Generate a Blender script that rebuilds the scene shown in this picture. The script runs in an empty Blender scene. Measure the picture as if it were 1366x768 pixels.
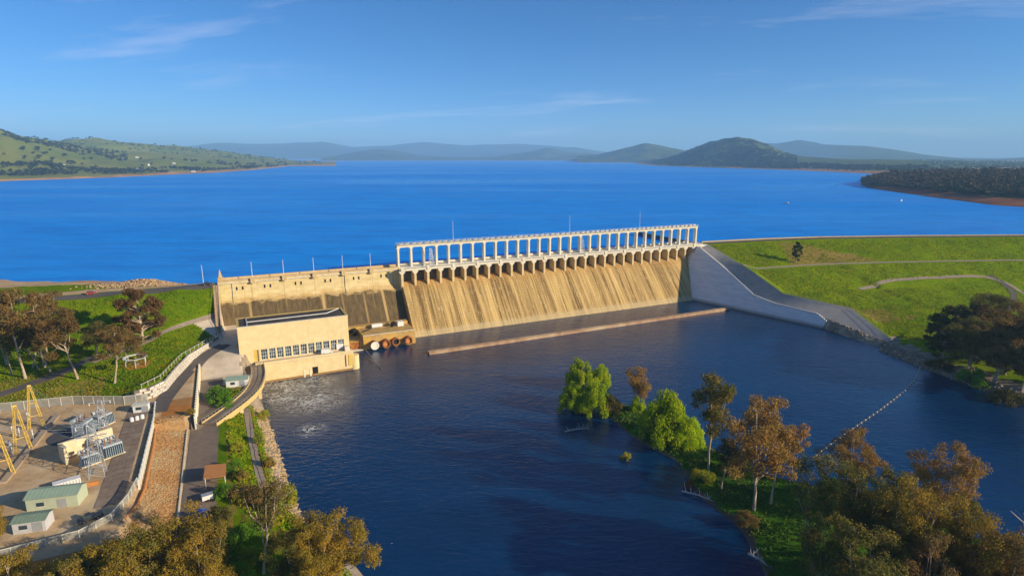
import bpy, math, random
import numpy as np
from mathutils import Vector, Matrix

SC = bpy.context.scene
COL = SC.collection
R = math.radians
# ---------------------------------------------------------------- camera
F_PX, HORIZON, CAM_Z = 790.0, 208.0, 96.0
PITCH = math.atan((384 - HORIZON) / F_PX)
cam_data = bpy.data.cameras.new('camera')
cam_data.sensor_width = 36.0
cam_data.lens = F_PX / 1366 * 36.0
cam_data.clip_end = 80000
cam_data.clip_start = 1.0
cam = bpy.data.objects.new('camera', cam_data)
COL.objects.link(cam)
cam.location = (0, 0, CAM_Z)
cam.rotation_euler = (math.pi / 2 - PITCH, 0, 0)
SC.camera = cam
# ---------------------------------------------------------------- light
SUN_AZ, SUN_EL = -19.0, 19.0          # degrees from +X, above horizon
world = bpy.data.worlds.new('World')
SC.world = world
world.use_nodes = True
wn, wl = world.node_tree.nodes, world.node_tree.links
wn.clear()
w_out = wn.new('ShaderNodeOutputWorld')
w_bg = wn.new('ShaderNodeBackground')
w_sky = wn.new('ShaderNodeTexSky')
w_sky.sky_type = 'NISHITA'
w_sky.sun_disc = False
w_sky.sun_elevation = R(SUN_EL)
w_sky.sun_rotation = R(90 - SUN_AZ)
w_sky.altitude = 3000
w_sky.air_density = 1.0
w_sky.dust_density = 0.2
w_sky.ozone_density = 6.0
w_bg.inputs['Strength'].default_value = 0.10
w_hsv = wn.new('ShaderNodeHueSaturation')
w_hsv.inputs['Saturation'].default_value = 1.12
wl.new(w_sky.outputs[0], w_hsv.inputs['Color'])
# thin cirrus, laid out by direction over the whole sky
w_tc = wn.new('ShaderNodeTexCoord')
w_sep = wn.new('ShaderNodeSeparateXYZ')
wl.new(w_tc.outputs['Generated'], w_sep.inputs[0])
def wmath(op, a, b=None, clamp=False):
    m = wn.new('ShaderNodeMath'); m.operation = op; m.use_clamp = clamp
    for i, v in enumerate((a, b)):
        if v is None: continue
        if isinstance(v, (int, float)): m.inputs[i].default_value = v
        else: wl.new(v, m.inputs[i])
    return m.outputs[0]
w_den = wmath('ADD', wmath('MAXIMUM', w_sep.outputs['Z'], 0.0), 0.10)
w_cx = wmath('DIVIDE', w_sep.outputs['X'], w_den)
w_cy = wmath('DIVIDE', w_sep.outputs['Y'], w_den)
w_comb = wn.new('ShaderNodeCombineXYZ')
wl.new(wmath('ADD', wmath('MULTIPLY', w_cx, 0.55), 7.3), w_comb.inputs[0])
wl.new(wmath('MULTIPLY', wmath('ADD', w_cy, wmath('MULTIPLY', w_cx, 0.18)), 1.25), w_comb.inputs[1])
w_n = wn.new('ShaderNodeTexNoise')
w_n.inputs['Scale'].default_value = 0.75
w_n.inputs['Detail'].default_value = 9
w_n.inputs['Roughness'].default_value = 0.62
w_n.inputs['Distortion'].default_value = 0.5
wl.new(w_comb.outputs[0], w_n.inputs['Vector'])
w_mr = wn.new('ShaderNodeMapRange')
w_mr.inputs['From Min'].default_value = 0.55
w_mr.inputs['From Max'].default_value = 0.82
w_mr.inputs['To Max'].default_value = 0.42
wl.new(w_n.outputs['Fac'], w_mr.inputs['Value'])
w_mix = wn.new('ShaderNodeMix'); w_mix.data_type = 'RGBA'
w_mix.inputs['B'].default_value = (7.6, 7.2, 8.2, 1)
wl.new(w_mr.outputs[0], w_mix.inputs['Factor'])
wl.new(w_hsv.outputs[0], w_mix.inputs['A'])
wl.new(w_mix.outputs['Result'], w_bg.inputs['Color'])
wl.new(w_bg.outputs[0], w_out.inputs['Surface'])

sun_data = bpy.data.lights.new('sun', 'SUN')
sun_data.energy = 5.0
sun_data.angle = R(0.5)
sun_data.color = (1.0, 0.84, 0.60)
sun = bpy.data.objects.new('sun', sun_data)
COL.objects.link(sun)
sun_dir = Vector((math.cos(R(SUN_EL)) * math.cos(R(SUN_AZ)), math.cos(R(SUN_EL)) * math.sin(R(SUN_AZ)), math.sin(R(SUN_EL))))
sun.rotation_euler = sun_dir.to_track_quat('Z', 'Y').to_euler()
sun.location = sun_dir * 500

SC.view_settings.view_transform = 'Standard'
SC.view_settings.look = 'None'
SC.view_settings.exposure = 0.42
SC.view_settings.gamma = 1.0
SC.view_settings.use_curve_mapping = False
SC.render.engine = 'CYCLES'
SC.cycles.use_denoising = True
SC.cycles.max_bounces = 6
SC.cycles.diffuse_bounces = 3
SC.cycles.glossy_bounces = 3
SC.cycles.transparent_max_bounces = 6
SC.cycles.volume_bounces = 1
SC.cycles.sample_clamp_indirect = 8

# ---------------------------------------------------------------- frames of reference
AX, AY = -64.2, 331.5                 # spillway left end on the dam axis
TH = R(25.85)                         # heading of the dam axis
EX, EY = math.cos(TH), math.sin(TH)   # along the dam, to the right
NX, NY = math.sin(TH), -math.cos(TH)  # downstream
def W(s, t, z=0.0):
    return Vector((AX + EX * s + NX * t, AY + EY * s + NY * t, z))
def at(px, py, z=0.0):
    u, v = (px - 683) / F_PX, (py - 384) / F_PX
    d = Vector((u, math.cos(PITCH) - v * math.sin(PITCH), -math.sin(PITCH) - v * math.cos(PITCH)))
    return Vector((0, 0, CAM_Z)) + d * ((z - CAM_Z) / d.z)
def st(p):
    x, y = p[0] - AX, p[1] - AY
    return x * EX + y * EY, x * NX + y * NY
def ast(px, py, z): return st(at(px, py, z))

# ---------------------------------------------------------------- tagging and meshes
def tag(o, label=None, cat=None, group=None, kind=None):
    if label: o['label'] = label
    if cat: o['category'] = cat
    if group: o['group'] = group
    if kind: o['kind'] = kind
    return o
def empty(name, loc=(0, 0, 0), rz=0.0):
    o = bpy.data.objects.new(name, None)
    o.empty_display_size = 0.5
    COL.objects.link(o); o.location = loc; o.rotation_euler = (0, 0, rz)
    return o
def obj(name, mesh, parent=None, loc=None, rz=None, scale=None):
    o = bpy.data.objects.new(name, mesh)
    COL.objects.link(o)
    if parent is not None: o.parent = parent
    if loc is not None: o.location = loc
    if rz is not None: o.rotation_euler = (0, 0, rz)
    if scale is not None: o.scale = (scale,) * 3 if isinstance(scale, (int, float)) else scale
    return o
def children(o): return [c for c in bpy.data.objects if c.parent == o]
def copy_tree(o, parent=None):
    c = o.copy(); COL.objects.link(c)
    if parent is not None: c.parent = parent
    for ch in list(o.children): copy_tree(ch, c)
    return c

class MB:
    def __init__(s): s.v = []; s.f = []
    def add(s, vs, fs):
        b = len(s.v); s.v += [tuple(p) for p in vs]
        s.f += [tuple(b + i for i in f) for f in fs]; return s
    def box(s, x0, x1, y0, y1, z0, z1):
        return s.add([(x0,y0,z0),(x1,y0,z0),(x1,y1,z0),(x0,y1,z0),(x0,y0,z1),(x1,y0,z1),(x1,y1,z1),(x0,y1,z1)],
              [(0,3,2,1),(4,5,6,7),(0,1,5,4),(1,2,6,5),(2,3,7,6),(3,0,4,7)])
    def obox(s, c, l, w, h, rz=0.0, z0=None):
        ca, sa = math.cos(rz), math.sin(rz)
        zb = c[2] if z0 is None else z0
        vs = []
        for z in (zb, zb + h):
            for a, b in ((-1,-1),(1,-1),(1,1),(-1,1)):
                x, y = a*l/2, b*w/2
                vs.append((c[0]+x*ca-y*sa, c[1]+x*sa+y*ca, z))
        return s.add(vs, [(0,3,2,1),(4,5,6,7),(0,1,5,4),(1,2,6,5),(2,3,7,6),(3,0,4,7)])
    def prism(s, prof, x0, x1):
        n = len(prof)
        vs = [(x0, y, z) for y, z in prof] + [(x1, y, z) for y, z in prof]
        fs = [tuple(range(n)), tuple(range(2*n-1, n-1, -1))]
        fs += [(i, n+i, n+(i+1) % n, (i+1) % n) for i in range(n)]
        return s.add(vs, fs)
    def tube(s, pts, rad, n=6, cap=True):
        pts = [Vector(p) for p in pts]
        if isinstance(rad, (int, float)): rad = [rad]*len(pts)
        rings = []
        for i, p in enumerate(pts):
            d = (pts[min(i+1, len(pts)-1)] - pts[max(i-1, 0)])
            if d.length < 1e-6: d = Vector((0, 0, 1))
            d.normalize()
            a = d.cross(Vector((0, 0, 1)) if abs(d.z) < .9 else Vector((1, 0, 0))).normalized()
            b = d.cross(a)
            rings.append([p + (a*math.cos(2*math.pi*k/n) + b*math.sin(2*math.pi*k/n))*rad[i] for k in range(n)])
        vs = [q for r in rings for q in r]
        fs = [(i*n+k, i*n+(k+1) % n, (i+1)*n+(k+1) % n, (i+1)*n+k) for i in range(len(pts)-1) for k in range(n)]
        if cap: fs += [tuple(range(n))[::-1], tuple(range(len(vs)-n, len(vs)))]
        return s.add(vs, fs)
    def bar(s, a, b, w): return s.tube([a, b], w*0.62, 4)
    def grid(s, P):
        m, n = P.shape[:2]
        fs = [(i*n+j, i*n+j+1, (i+1)*n+j+1, (i+1)*n+j) for i in range(m-1) for j in range(n-1)]
        return s.add(P.reshape(-1, 3).tolist(), fs)
    def mesh(s, name, mat=None, smooth=False):
        me = bpy.data.meshes.new(name)
        me.from_pydata(s.v, [], s.f)
        if mat: me.materials.append(mat)
        if smooth: me.shade_smooth()
        me.update(); return me
    def build(s, name, mat=None, parent=None, loc=None, rz=None, smooth=False):
        return obj(name, s.mesh(name, mat, smooth), parent, loc, rz)
def in_dam(o):
    o.location = (AX, AY, 0); o.rotation_euler = (0, 0, TH); return o
def np_mesh(name, V, Fq, mats, smooth=True, midx=None):
    """V (n,3), Fq (m,k) all faces with k corners"""
    me = bpy.data.meshes.new(name)
    k = Fq.shape[1]
    me.vertices.add(len(V)); me.vertices.foreach_set('co', np.ascontiguousarray(V, dtype=np.float32).ravel())
    me.loops.add(Fq.size); me.loops.foreach_set('vertex_index', np.ascontiguousarray(Fq, dtype=np.int32).ravel())
    me.polygons.add(len(Fq))
    me.polygons.foreach_set('loop_start', np.arange(0, Fq.size, k, dtype=np.int32))
    for m in mats: me.materials.append(m)
    if midx is not None: me.polygons.foreach_set('material_index', np.ascontiguousarray(midx, dtype=np.int32))
    if smooth: me.polygons.foreach_set('use_smooth', np.ones(len(Fq), dtype=bool))
    me.update(calc_edges=True)
    return me
def grid_faces(m, n):
    i, j = np.meshgrid(np.arange(m-1), np.arange(n-1), indexing='ij')
    a = (i*n + j).ravel()
    return np.stack([a, a+1, a+n+1, a+n], 1)
def _hash(ix, iy, seed):
    h = np.sin(ix*127.1 + iy*311.7 + seed*74.7)*43758.5453
    return h - np.floor(h)
def vnoise(x, y, seed=0):
    ix, iy = np.floor(x), np.floor(y); fx, fy = x-ix, y-iy
    fx = fx*fx*(3-2*fx); fy = fy*fy*(3-2*fy)
    a, b = _hash(ix, iy, seed), _hash(ix+1, iy, seed)
    c, d = _hash(ix, iy+1, seed), _hash(ix+1, iy+1, seed)
    return (a*(1-fx)+b*fx)*(1-fy) + (c*(1-fx)+d*fx)*fy
def fbm(x, y, seed=0, oct=4):
    r, a, tot = 0, 1.0, 0
    for o in range(oct):
        r = r + a*vnoise(x*2**o, y*2**o, seed+o*13); tot += a; a *= .5
    return r/tot - .5
def sstep(x, a, b):
    x = np.clip((x-a)/(b-a), 0, 1); return x*x*(3-2*x)

# ---------------------------------------------------------------- materials
class NT:
    """small node-tree writer"""
    def __init__(s, name):
        s.m = bpy.data.materials.new(name); s.m.use_nodes = True
        s.n, s.l = s.m.node_tree.nodes, s.m.node_tree.links
        s.p = s.n['Principled BSDF']; s.out = s.n['Material Output']
    def link(s, a, b): s.l.new(a, b)
    def pos(s):
        return s.n.new('ShaderNodeNewGeometry').outputs['Position']
    def dampos(s):
        sub = s.n.new('ShaderNodeVectorMath'); sub.operation = 'SUBTRACT'
        s.link(s.pos(), sub.inputs[0]); sub.inputs[1].default_value = (AX, AY, 0)
        rot = s.n.new('ShaderNodeVectorRotate'); rot.rotation_type = 'Z_AXIS'
        rot.inputs['Angle'].default_value = -TH
        s.link(sub.outputs[0], rot.inputs['Vector']); return rot.outputs[0]
    def scale(s, vec, sc):
        m = s.n.new('ShaderNodeVectorMath'); m.operation = 'MULTIPLY'
        s.link(vec, m.inputs[0]); m.inputs[1].default_value = sc if isinstance(sc, tuple) else (sc,)*3
        return m.outputs[0]
    def noise(s, vec, scale=1.0, detail=5, rough=.55, dist=0.0):
        t = s.n.new('ShaderNodeTexNoise')
        for k, v in (('Scale', scale), ('Detail', detail), ('Roughness', rough), ('Distortion', dist)): t.inputs[k].default_value = v
        s.link(vec, t.inputs['Vector']); return t.outputs['Fac']
    def ramp(s, fac, a, b, lo=0.0, hi=1.0):
        m = s.n.new('ShaderNodeMapRange')
        for k, v in (('From Min', a), ('From Max', b), ('To Min', lo), ('To Max', hi)): m.inputs[k].default_value = v
        s.link(fac, m.inputs['Value']); return m.outputs[0]
    def math(s, op, a, b=0.0, clamp=False):
        m = s.n.new('ShaderNodeMath'); m.operation = op; m.use_clamp = clamp
        for i, v in enumerate((a, b)):
            if isinstance(v, (int, float)): m.inputs[i].default_value = v
            else: s.link(v, m.inputs[i])
        return m.outputs[0]
    def mix(s, fac, a, b, blend='MIX'):
        m = s.n.new('ShaderNodeMix'); m.data_type = 'RGBA'; m.blend_type = blend
        for key, v in (('Factor', fac), ('A', a), ('B', b)):
            if isinstance(v, tuple): m.inputs[key].default_value = v + (1,) if len(v) == 3 else v
            elif isinstance(v, (int, float)): m.inputs[key].default_value = v
            else: s.link(v, m.inputs[key])
        return m.outputs['Result']
    def sep(s, vec):
        x = s.n.new('ShaderNodeSeparateXYZ'); s.link(vec, x.inputs[0]); return x.outputs
    def bump(s, h, strength=.3, dist=.1):
        b = s.n.new('ShaderNodeBump'); b.inputs['Strength'].default_value = strength; b.inputs['Distance'].default_value = dist
        s.link(h, b.inputs['Height']); s.link(b.outputs[0], s.p.inputs['Normal'])
    def fin(s, col, rough=.85, spec=.25, metal=0.0):
        if isinstance(col, tuple): s.p.inputs['Base Color'].default_value = col + (1,)
        else: s.link(col, s.p.inputs['Base Color'])
        if isinstance(rough, (int, float)): s.p.inputs['Roughness'].default_value = rough
        else: s.link(rough, s.p.inputs['Roughness'])
        s.p.inputs['Specular IOR Level'].default_value = spec
        s.p.inputs['Metallic'].default_value = metal
        return s.m
MATS = {}
def surf(name, c1, c2=None, scale=.5, rough=.85, spec=.25, c3=None, scale3=.08, bump=0.0, metal=0.0, bscale=4.0):
    """generic weathered surface: two tones broken by noise, a third in large patches"""
    if name in MATS: return MATS[name]
    t = NT(name); p = t.pos()
    c2 = c2 or tuple(x*.72 for x in c1)
    f = t.ramp(t.noise(p, scale, 7, .62), .32, .68)
    col = t.mix(f, c1, c2)
    if c3: col = t.mix(t.ramp(t.noise(p, scale3, 5, .6), .48, .66), col, c3)
    if bump: t.bump(t.noise(p, bscale, 6, .65), bump, .25)
    MATS[name] = t.fin(col, rough, spec, metal)
    return MATS[name]
# ---------------------------------------------------------------- special materials
def mat_spill():
    t = NT('stained_spillway_concrete'); p = t.dampos(); z = t.sep(p)[2]
    fine = t.noise(t.scale(p, (.95, .0, .035)), 1, 7, .6, .25)
    broad = t.noise(t.scale(p, (.21, .0, .012)), 1, 4, .6, .3)
    streak = t.ramp(t.math('ADD', t.math('MULTIPLY', fine, .45), t.math('MULTIPLY', broad, .55)), .41, .59)
    col = t.mix(streak, (.66, .45, .17), (.19, .115, .04))
    col = t.mix(t.ramp(t.noise(t.scale(p, (1.9, .4, .05)), 1, 5, .7), .56, .70), col, (.74, .56, .30))
    col = t.mix(t.ramp(t.noise(p, .55, 8, .75), .60, .74), col, (.10, .065, .03))
    orange = t.math('MULTIPLY', t.ramp(z, 20, 27), t.ramp(t.noise(t.scale(p, (.5, .3, .2)), 1, 4), .4, .6))
    col = t.mix(orange, col, (.50, .26, .07))
    col = t.mix(t.math('MULTIPLY', t.ramp(t.math('ADD', z, t.math('MULTIPLY', t.noise(p, .5, 5), 3.0)), 5.2, 3.6), .6), col, (.58, .46, .26))
    lift = t.math('FRACT', t.math('DIVIDE', z, 1.5))
    col = t.mix(t.math('MULTIPLY', t.ramp(lift, .0, .09, 1, 0), .45), col, (.12, .08, .035))
    t.bump(t.noise(p, 1.2, 8, .7), .5, .25)
    return t.fin(col, .9, .15)
def mat_face():
    t = NT('stained_gravity_wall_concrete'); p = t.dampos(); x, y, z = t.sep(p)
    edge = t.math('ADD', z, t.math('MULTIPLY', t.math('SUBTRACT', t.noise(t.scale(p, (.16, .0, .5)), 1, 6, .65), .5), 9.0))
    edge = t.math('ADD', edge, t.math('MULTIPLY', t.ramp(x, -93, 0), 1.0))
    clean = t.mix(t.ramp(t.noise(t.scale(p, (.25, .2, .6)), 1, 6, .6), .35, .7), (.76, .62, .33), (.60, .45, .20))
    streak = t.ramp(t.noise(t.scale(p, (.7, .0, .03)), 1, 6, .6), .54, .70)
    clean = t.mix(t.math('MULTIPLY', streak, .55), clean, (.36, .23, .09))
    dark = t.mix(t.ramp(t.noise(t.scale(p, (.8, .3, .12)), 1, 6, .65), .35, .68), (.090, .066, .033), (.19, .13, .06))
    dark = t.mix(t.ramp(t.noise(t.scale(p, (.22, .0, .006)), 1, 3, .5), .58, .68), dark, (.50, .34, .14))
    f = t.ramp(edge, 24.0, 22.6)
    col = t.mix(f, clean, dark)
    rim = t.math('MULTIPLY', t.ramp(edge, 26.5, 24), t.ramp(edge, 22.5, 24))
    col = t.mix(t.math('MULTIPLY', rim, .6), col, (.44, .25, .07))
    t.bump(t.noise(p, 1.0, 8, .7), .35, .2)
    return t.fin(col, .9, .15)
def mat_training():
    t = NT('training_wall_concrete'); p = t.dampos(); z = t.sep(p)[2]
    col = t.mix(t.ramp(t.noise(t.scale(p, (.1, .1, .5)), 1, 7, .65), .3, .7), (.78, .78, .78), (.58, .58, .58))
    lift = t.math('FRACT', t.math('DIVIDE', z, 1.5))
    col = t.mix(t.math('MULTIPLY', t.ramp(lift, .0, .08, 1, 0), .5), col, (.25, .23, .20))
    col = t.mix(t.ramp(z, 2.2, .4, 0, .8), col, (.13, .12, .09))
    t.bump(t.noise(p, 1.2, 7, .7), .3, .2)
    return t.fin(col, .9, .2)
def mat_pale(name, a, b, streak=.35, dirt=(.25, .19, .11)):
    t = NT(name); p = t.dampos()
    col = t.mix(t.ramp(t.noise(p, .35, 7, .62), .3, .7), a, b)
    s = t.ramp(t.noise(t.scale(p, (.9, .9, .05)), 1, 6, .6), .52, .75)
    col = t.mix(t.math('MULTIPLY', s, streak), col, dirt)
    t.bump(t.noise(p, 1.5, 7, .7), .2, .15)
    return t.fin(col, .88, .2)
def mat_grass(name, a, b, c, brown, blend=.62):
    t = NT(name); p = t.pos()
    f1 = t.ramp(t.noise(p, .9, 9, .75), .34, .66)
    f2 = t.ramp(t.noise(p, .05, 6, .65), .38, .64)
    col = t.mix(f1, a, b)
    col = t.mix(f2, col, c)
    col = t.mix(t.ramp(t.noise(p, .11, 8, .7), blend, blend+.12), col, brown)
    col = t.mix(t.ramp(t.noise(t.scale(p, (.35, .5, .5)), 1, 10, .82), .50, .68), col, tuple(x*.5 for x in a))
    col = t.mix(t.ramp(t.noise(t.scale(p, (.2, .3, .3)), 1, 8, .7, 1.5), .58, .70), col, tuple(min(1, x*1.35) for x in b))
    t.bump(t.noise(p, 2.5, 9, .8), .9, .5)
    return t.fin(col, .95, .0)
def mat_lake():
    t = NT('lake_water'); p = t.pos()
    big = t.ramp(t.noise(t.scale(p, (.0011, .0042, 0)), 1, 6, .6), .36, .68)
    col = t.mix(big, (.000, .290, .90), (.000, .365, .99))
    col = t.mix(t.ramp(t.noise(t.scale(p, (.018, .05, 0)), 1, 9, .72), .42, .66), col, (.000, .205, .74))
    w = t.math('ADD', t.noise(t.scale(p, (.055, .13, 0)), 1, 8, .68), t.math('MULTIPLY', t.noise(t.scale(p, (.011, .028, 0)), 1, 4, .6), .9))
    t.bump(w, .55, 3.0)
    wind = t.ramp(t.noise(t.scale(p, (.0009, .0035, 0)), 1, 7, .62, .4), .36, .62)
    rough = t.ramp(wind, 0, 1, .25, .5)
    return t.fin(col, rough, .10)
def mat_river():
    t = NT('river_water'); p = t.pos()
    s, y, z = t.sep(t.dampos())
    col = t.mix(t.ramp(t.noise(t.scale(p, (.012, .03, 0)), 1, 5, .6), .35, .65), (.000, .021, .078), (.000, .034, .110))
    w = t.math('ADD', t.noise(t.scale(p, (.32, .62, 0)), 1, 7, .62, .5), t.math('MULTIPLY', t.noise(t.scale(p, (.06, .1, 0)), 1, 4, .6, 1.2), 1.2))
    t.bump(w, .34, .6)
    # broken white water where the turbines discharge below the power house
    foam = None
    for (cx, cy, r) in ((-72.0, 72.0, 15.0), (-60.0, 71.0, 13.0), (-71.5, 84.0, 11.0), (-66.0, 118.0, 7.0), (-62.0, 90.0, 17.0)):
        v = t.n.new('ShaderNodeVectorMath'); v.operation = 'DISTANCE'
        t.link(t.dampos(), v.inputs[0]); v.inputs[1].default_value = (cx, -cy, 0)
        d = t.ramp(v.outputs['Value'], r, r*.25)
        foam = d if foam is None else t.math('MAXIMUM', foam, d)
    n1 = t.noise(t.scale(p, (.14, .21, 0)), 1, 6, .62, 2.8)
    ridge = t.math('ABSOLUTE', t.math('SUBTRACT', n1, .5))
    lines = t.ramp(ridge, .045, .012)
    lines = t.math('MULTIPLY', lines, t.ramp(t.noise(p, .13, 5, .6), .34, .46))
    fm = t.math('MULTIPLY', lines, foam, True)
    flecks = t.math('MULTIPLY', t.ramp(t.noise(t.scale(p, (.35, .75, 0)), 1, 6, .6), .735, .76), t.ramp(s, 40, -30))
    fm = t.math('MAXIMUM', fm, t.math('MULTIPLY', flecks, .7), True)
    col = t.mix(t.math('MULTIPLY', foam, .35), col, (.03, .045, .04))
    col = t.mix(fm, col, (.75, .74, .68))
    rough = t.math('ADD', .07, t.math('MULTIPLY', fm, .6))
    return t.fin(col, rough, .5)
def mat_hill(name, g1, g2, wood, sand=(.60, .33, .13), wood_lo=.52, zs=35.5, scale=.004):
    t = NT(name); p = t.pos(); z = t.sep(p)[2]
    col = t.mix(t.ramp(t.noise(p, scale*1.3, 7, .65), .38, .62), g1, g2)
    col = t.mix(t.ramp(t.noise(p, scale*2.2, 9, .72), wood_lo, wood_lo+.06), col, wood)
    zz = t.math('ADD', z, t.math('MULTIPLY', t.noise(p, scale*4, 6, .6), 3.0))
    col = t.mix(t.ramp(zz, zs+1.2, zs+.4), col, t.mix(t.ramp(t.noise(p, .02, 5), .4, .6), sand, tuple(x*.62 for x in sand)))
    return t.fin(col, .95, .05)
def mat_leaf(name, a, b, c=None, trans=.34):
    t = NT(name); p = t.pos()
    oi = t.n.new('ShaderNodeObjectInfo')
    f = t.ramp(t.noise(p, .55, 5, .7), .3, .7)
    col = t.mix(f, a, b)
    if c: col = t.mix(t.ramp(t.noise(p, .22, 4, .6), .46, .62), col, c)
    v = t.ramp(oi.outputs['Random'], 0, 1, .82, 1.18)
    h = t.n.new('ShaderNodeHueSaturation'); t.link(col, h.inputs['Color']); t.link(v, h.inputs['Value'])
    col = h.outputs[0]
    t.fin(col, .7, .12)
    tr = t.n.new('ShaderNodeBsdfTranslucent'); t.link(col, tr.inputs['Color'])
    mx = t.n.new('ShaderNodeMixShader'); mx.inputs[0].default_value = trans
    t.link(t.p.outputs[0], mx.inputs[1]); t.link(tr.outputs[0], mx.inputs[2]); t.link(mx.outputs[0], t.out.inputs['Surface'])
    return t.m

m_spill, m_face, m_train = mat_spill(), mat_face(), mat_training()
m_pale = mat_pale('gantry_concrete', (.82, .76, .60), (.68, .61, .45))
m_house = mat_pale('power_house_render', (.83, .68, .38), (.72, .55, .27), .22, (.48, .33, .15))
m_grass = mat_grass('embankment_grass', (.150, .250, .001), (.235, .300, .002), (.105, .205, .001), (.36, .24, .020))
m_grass_r = mat_grass('right_bank_grass', (.18, .275, .001), (.26, .315, .002), (.145, .240, .001), (.37, .28, .020), .60)
m_dry = mat_grass('dry_grass', (.30, .23, .045), (.20, .22, .02), (.36, .24, .07), (.40, .25, .09))
m_lake, m_river = mat_lake(), mat_river()
m_asphalt = surf('asphalt', (.135, .12, .11), (.095, .085, .08), .6, .92, .2, (.14, .12, .10), .12, .15)
m_track = surf('gravel_track', (.40, .32, .24), (.30, .23, .17), .7, .95, .1, None, .1, .2)
m_apron = surf('pale_concrete_slab', (.70, .59, .44), (.60, .49, .36), .3, .9, .2, (.50, .40, .28), .1, .1)
m_yard = surf('crushed_rock_yard', (.62, .43, .23), (.44, .29, .15), .5, .95, .1, (.66, .50, .30), .09, .5, 0, 2.2)
m_rock = surf('red_brown_rock_slope', (.52, .30, .12), (.32, .165, .065), .75, .95, .1, (.46, .33, .17), .16, .9, 0, 1.4)
m_soil = surf('orange_soil', (.55, .22, .045), (.36, .15, .04), .4, .95, .1, (.34, .22, .10), .12, .4)
m_sand = surf('beach_sand', (.62, .43, .23), (.50, .33, .17), .12, .95, .1, (.45, .26, .12), .03, .2)
m_boulder = surf('grey_brown_boulders', (.36, .29, .21), (.20, .155, .11), .6, .95, .15, (.45, .36, .25), .3, .6)
m_white = surf('white_paint', (.80, .80, .78), (.68, .67, .64), .6, .6, .4)
m_steel = surf('galvanised_steel', (.50, .52, .54), (.38, .40, .42), .8, .5, .5, None, .1, 0, .3)
m_dark = surf('dark_opening', (.018, .016, .015), (.03, .026, .022), 1, .9, .1)
m_rail = surf('weathered_steel_rail', (.34, .31, .27), (.24, .21, .18), 1, .6, .4)
m_gate = surf('grey_steel_gate', (.16, .15, .14), (.10, .09, .082), .7, .6, .4, (.20, .13, .07), .3)
m_roofdark = surf('dark_bitumen_roof', (.085, .072, .058), (.06, .05, .042), .35, .92, .15, (.11, .09, .07), .12)
m_roofgreen = surf('pale_green_metal_roof', (.30, .40, .30), (.25, .34, .26), .5, .55, .4)
m_wallgreen = surf('pale_green_metal_wall', (.50, .55, .40), (.43, .48, .34), .5, .6, .35)
m_glass = surf('window_glass', (.05, .08, .10), (.03, .05, .065), 1.5, .12, .7)
m_glass2 = surf('painted_reflection_glass', (.16, .21, .22), (.10, .135, .145), 1.5, .12, .7)  # paler copy of the window glass, reflection put into its base colour
m_yellow = surf('yellow_painted_steel', (.80, .56, .10), (.66, .45, .09), .8, .55, .4)
m_orange = surf('orange_painted_metal', (.62, .26, .07), (.52, .21, .06), .6, .6, .3)
m_rust = surf('rusted_steel', (.34, .115, .03), (.20, .07, .025), .9, .8, .2, (.50, .22, .05), .4)
m_blue = surf('blue_car_paint', (.01, .14, .62), (.01, .11, .50), 1, .3, .6)
m_black = surf('black_rubber', (.02, .02, .02), (.03, .03, .03), 1, .85, .2)
m_timber = surf('grey_timber', (.30, .23, .165), (.20, .15, .105), .8, .92, .1, (.36, .28, .20), .3)
m_trough = surf('trough_lid_concrete', (.46, .36, .25), (.36, .28, .19), .5, .9, .2)
m_fencepanel = surf('grey_mesh_panel', (.46, .44, .38), (.38, .36, .31), .5, .8, .2)
_t = m_fencepanel.node_tree; _tr = _t.nodes.new('ShaderNodeBsdfTransparent'); _mx = _t.nodes.new('ShaderNodeMixShader'); _mx.inputs[0].default_value = .5   # wire mesh, half open
_t.links.new(_t.nodes['Principled BSDF'].outputs[0], _mx.inputs[2]); _t.links.new(_tr.outputs[0], _mx.inputs[1]); _t.links.new(_mx.outputs[0], _t.nodes['Material Output'].inputs['Surface'])
m_roadtan = surf('worn_tan_asphalt', (.27, .20, .145), (.20, .15, .11), .5, .92, .2, (.17, .135, .105), .1, .15)
m_fencepale = surf('pale_wall_panel', (.66, .66, .56), (.56, .55, .46), .4, .8, .2)
m_weir = surf('weathered_sill_concrete', (.50, .34, .21), (.33, .19, .11), .35, .92, .15, (.60, .47, .30), .05, .4)
m_bark = surf('pale_gum_bark', (.55, .45, .33), (.38, .29, .20), 1.2, .9, .15, (.30, .20, .13), .5)
m_barkdark = surf('brown_bark', (.17, .12, .08), (.11, .08, .055), 1.5, .95, .1)
m_dead = surf('bleached_dead_wood', (.62, .56, .50), (.48, .42, .36), 1.5, .9, .1)

# ---------------------------------------------------------------- haze box material is built with the far hills
LAKE = 30.5
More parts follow.
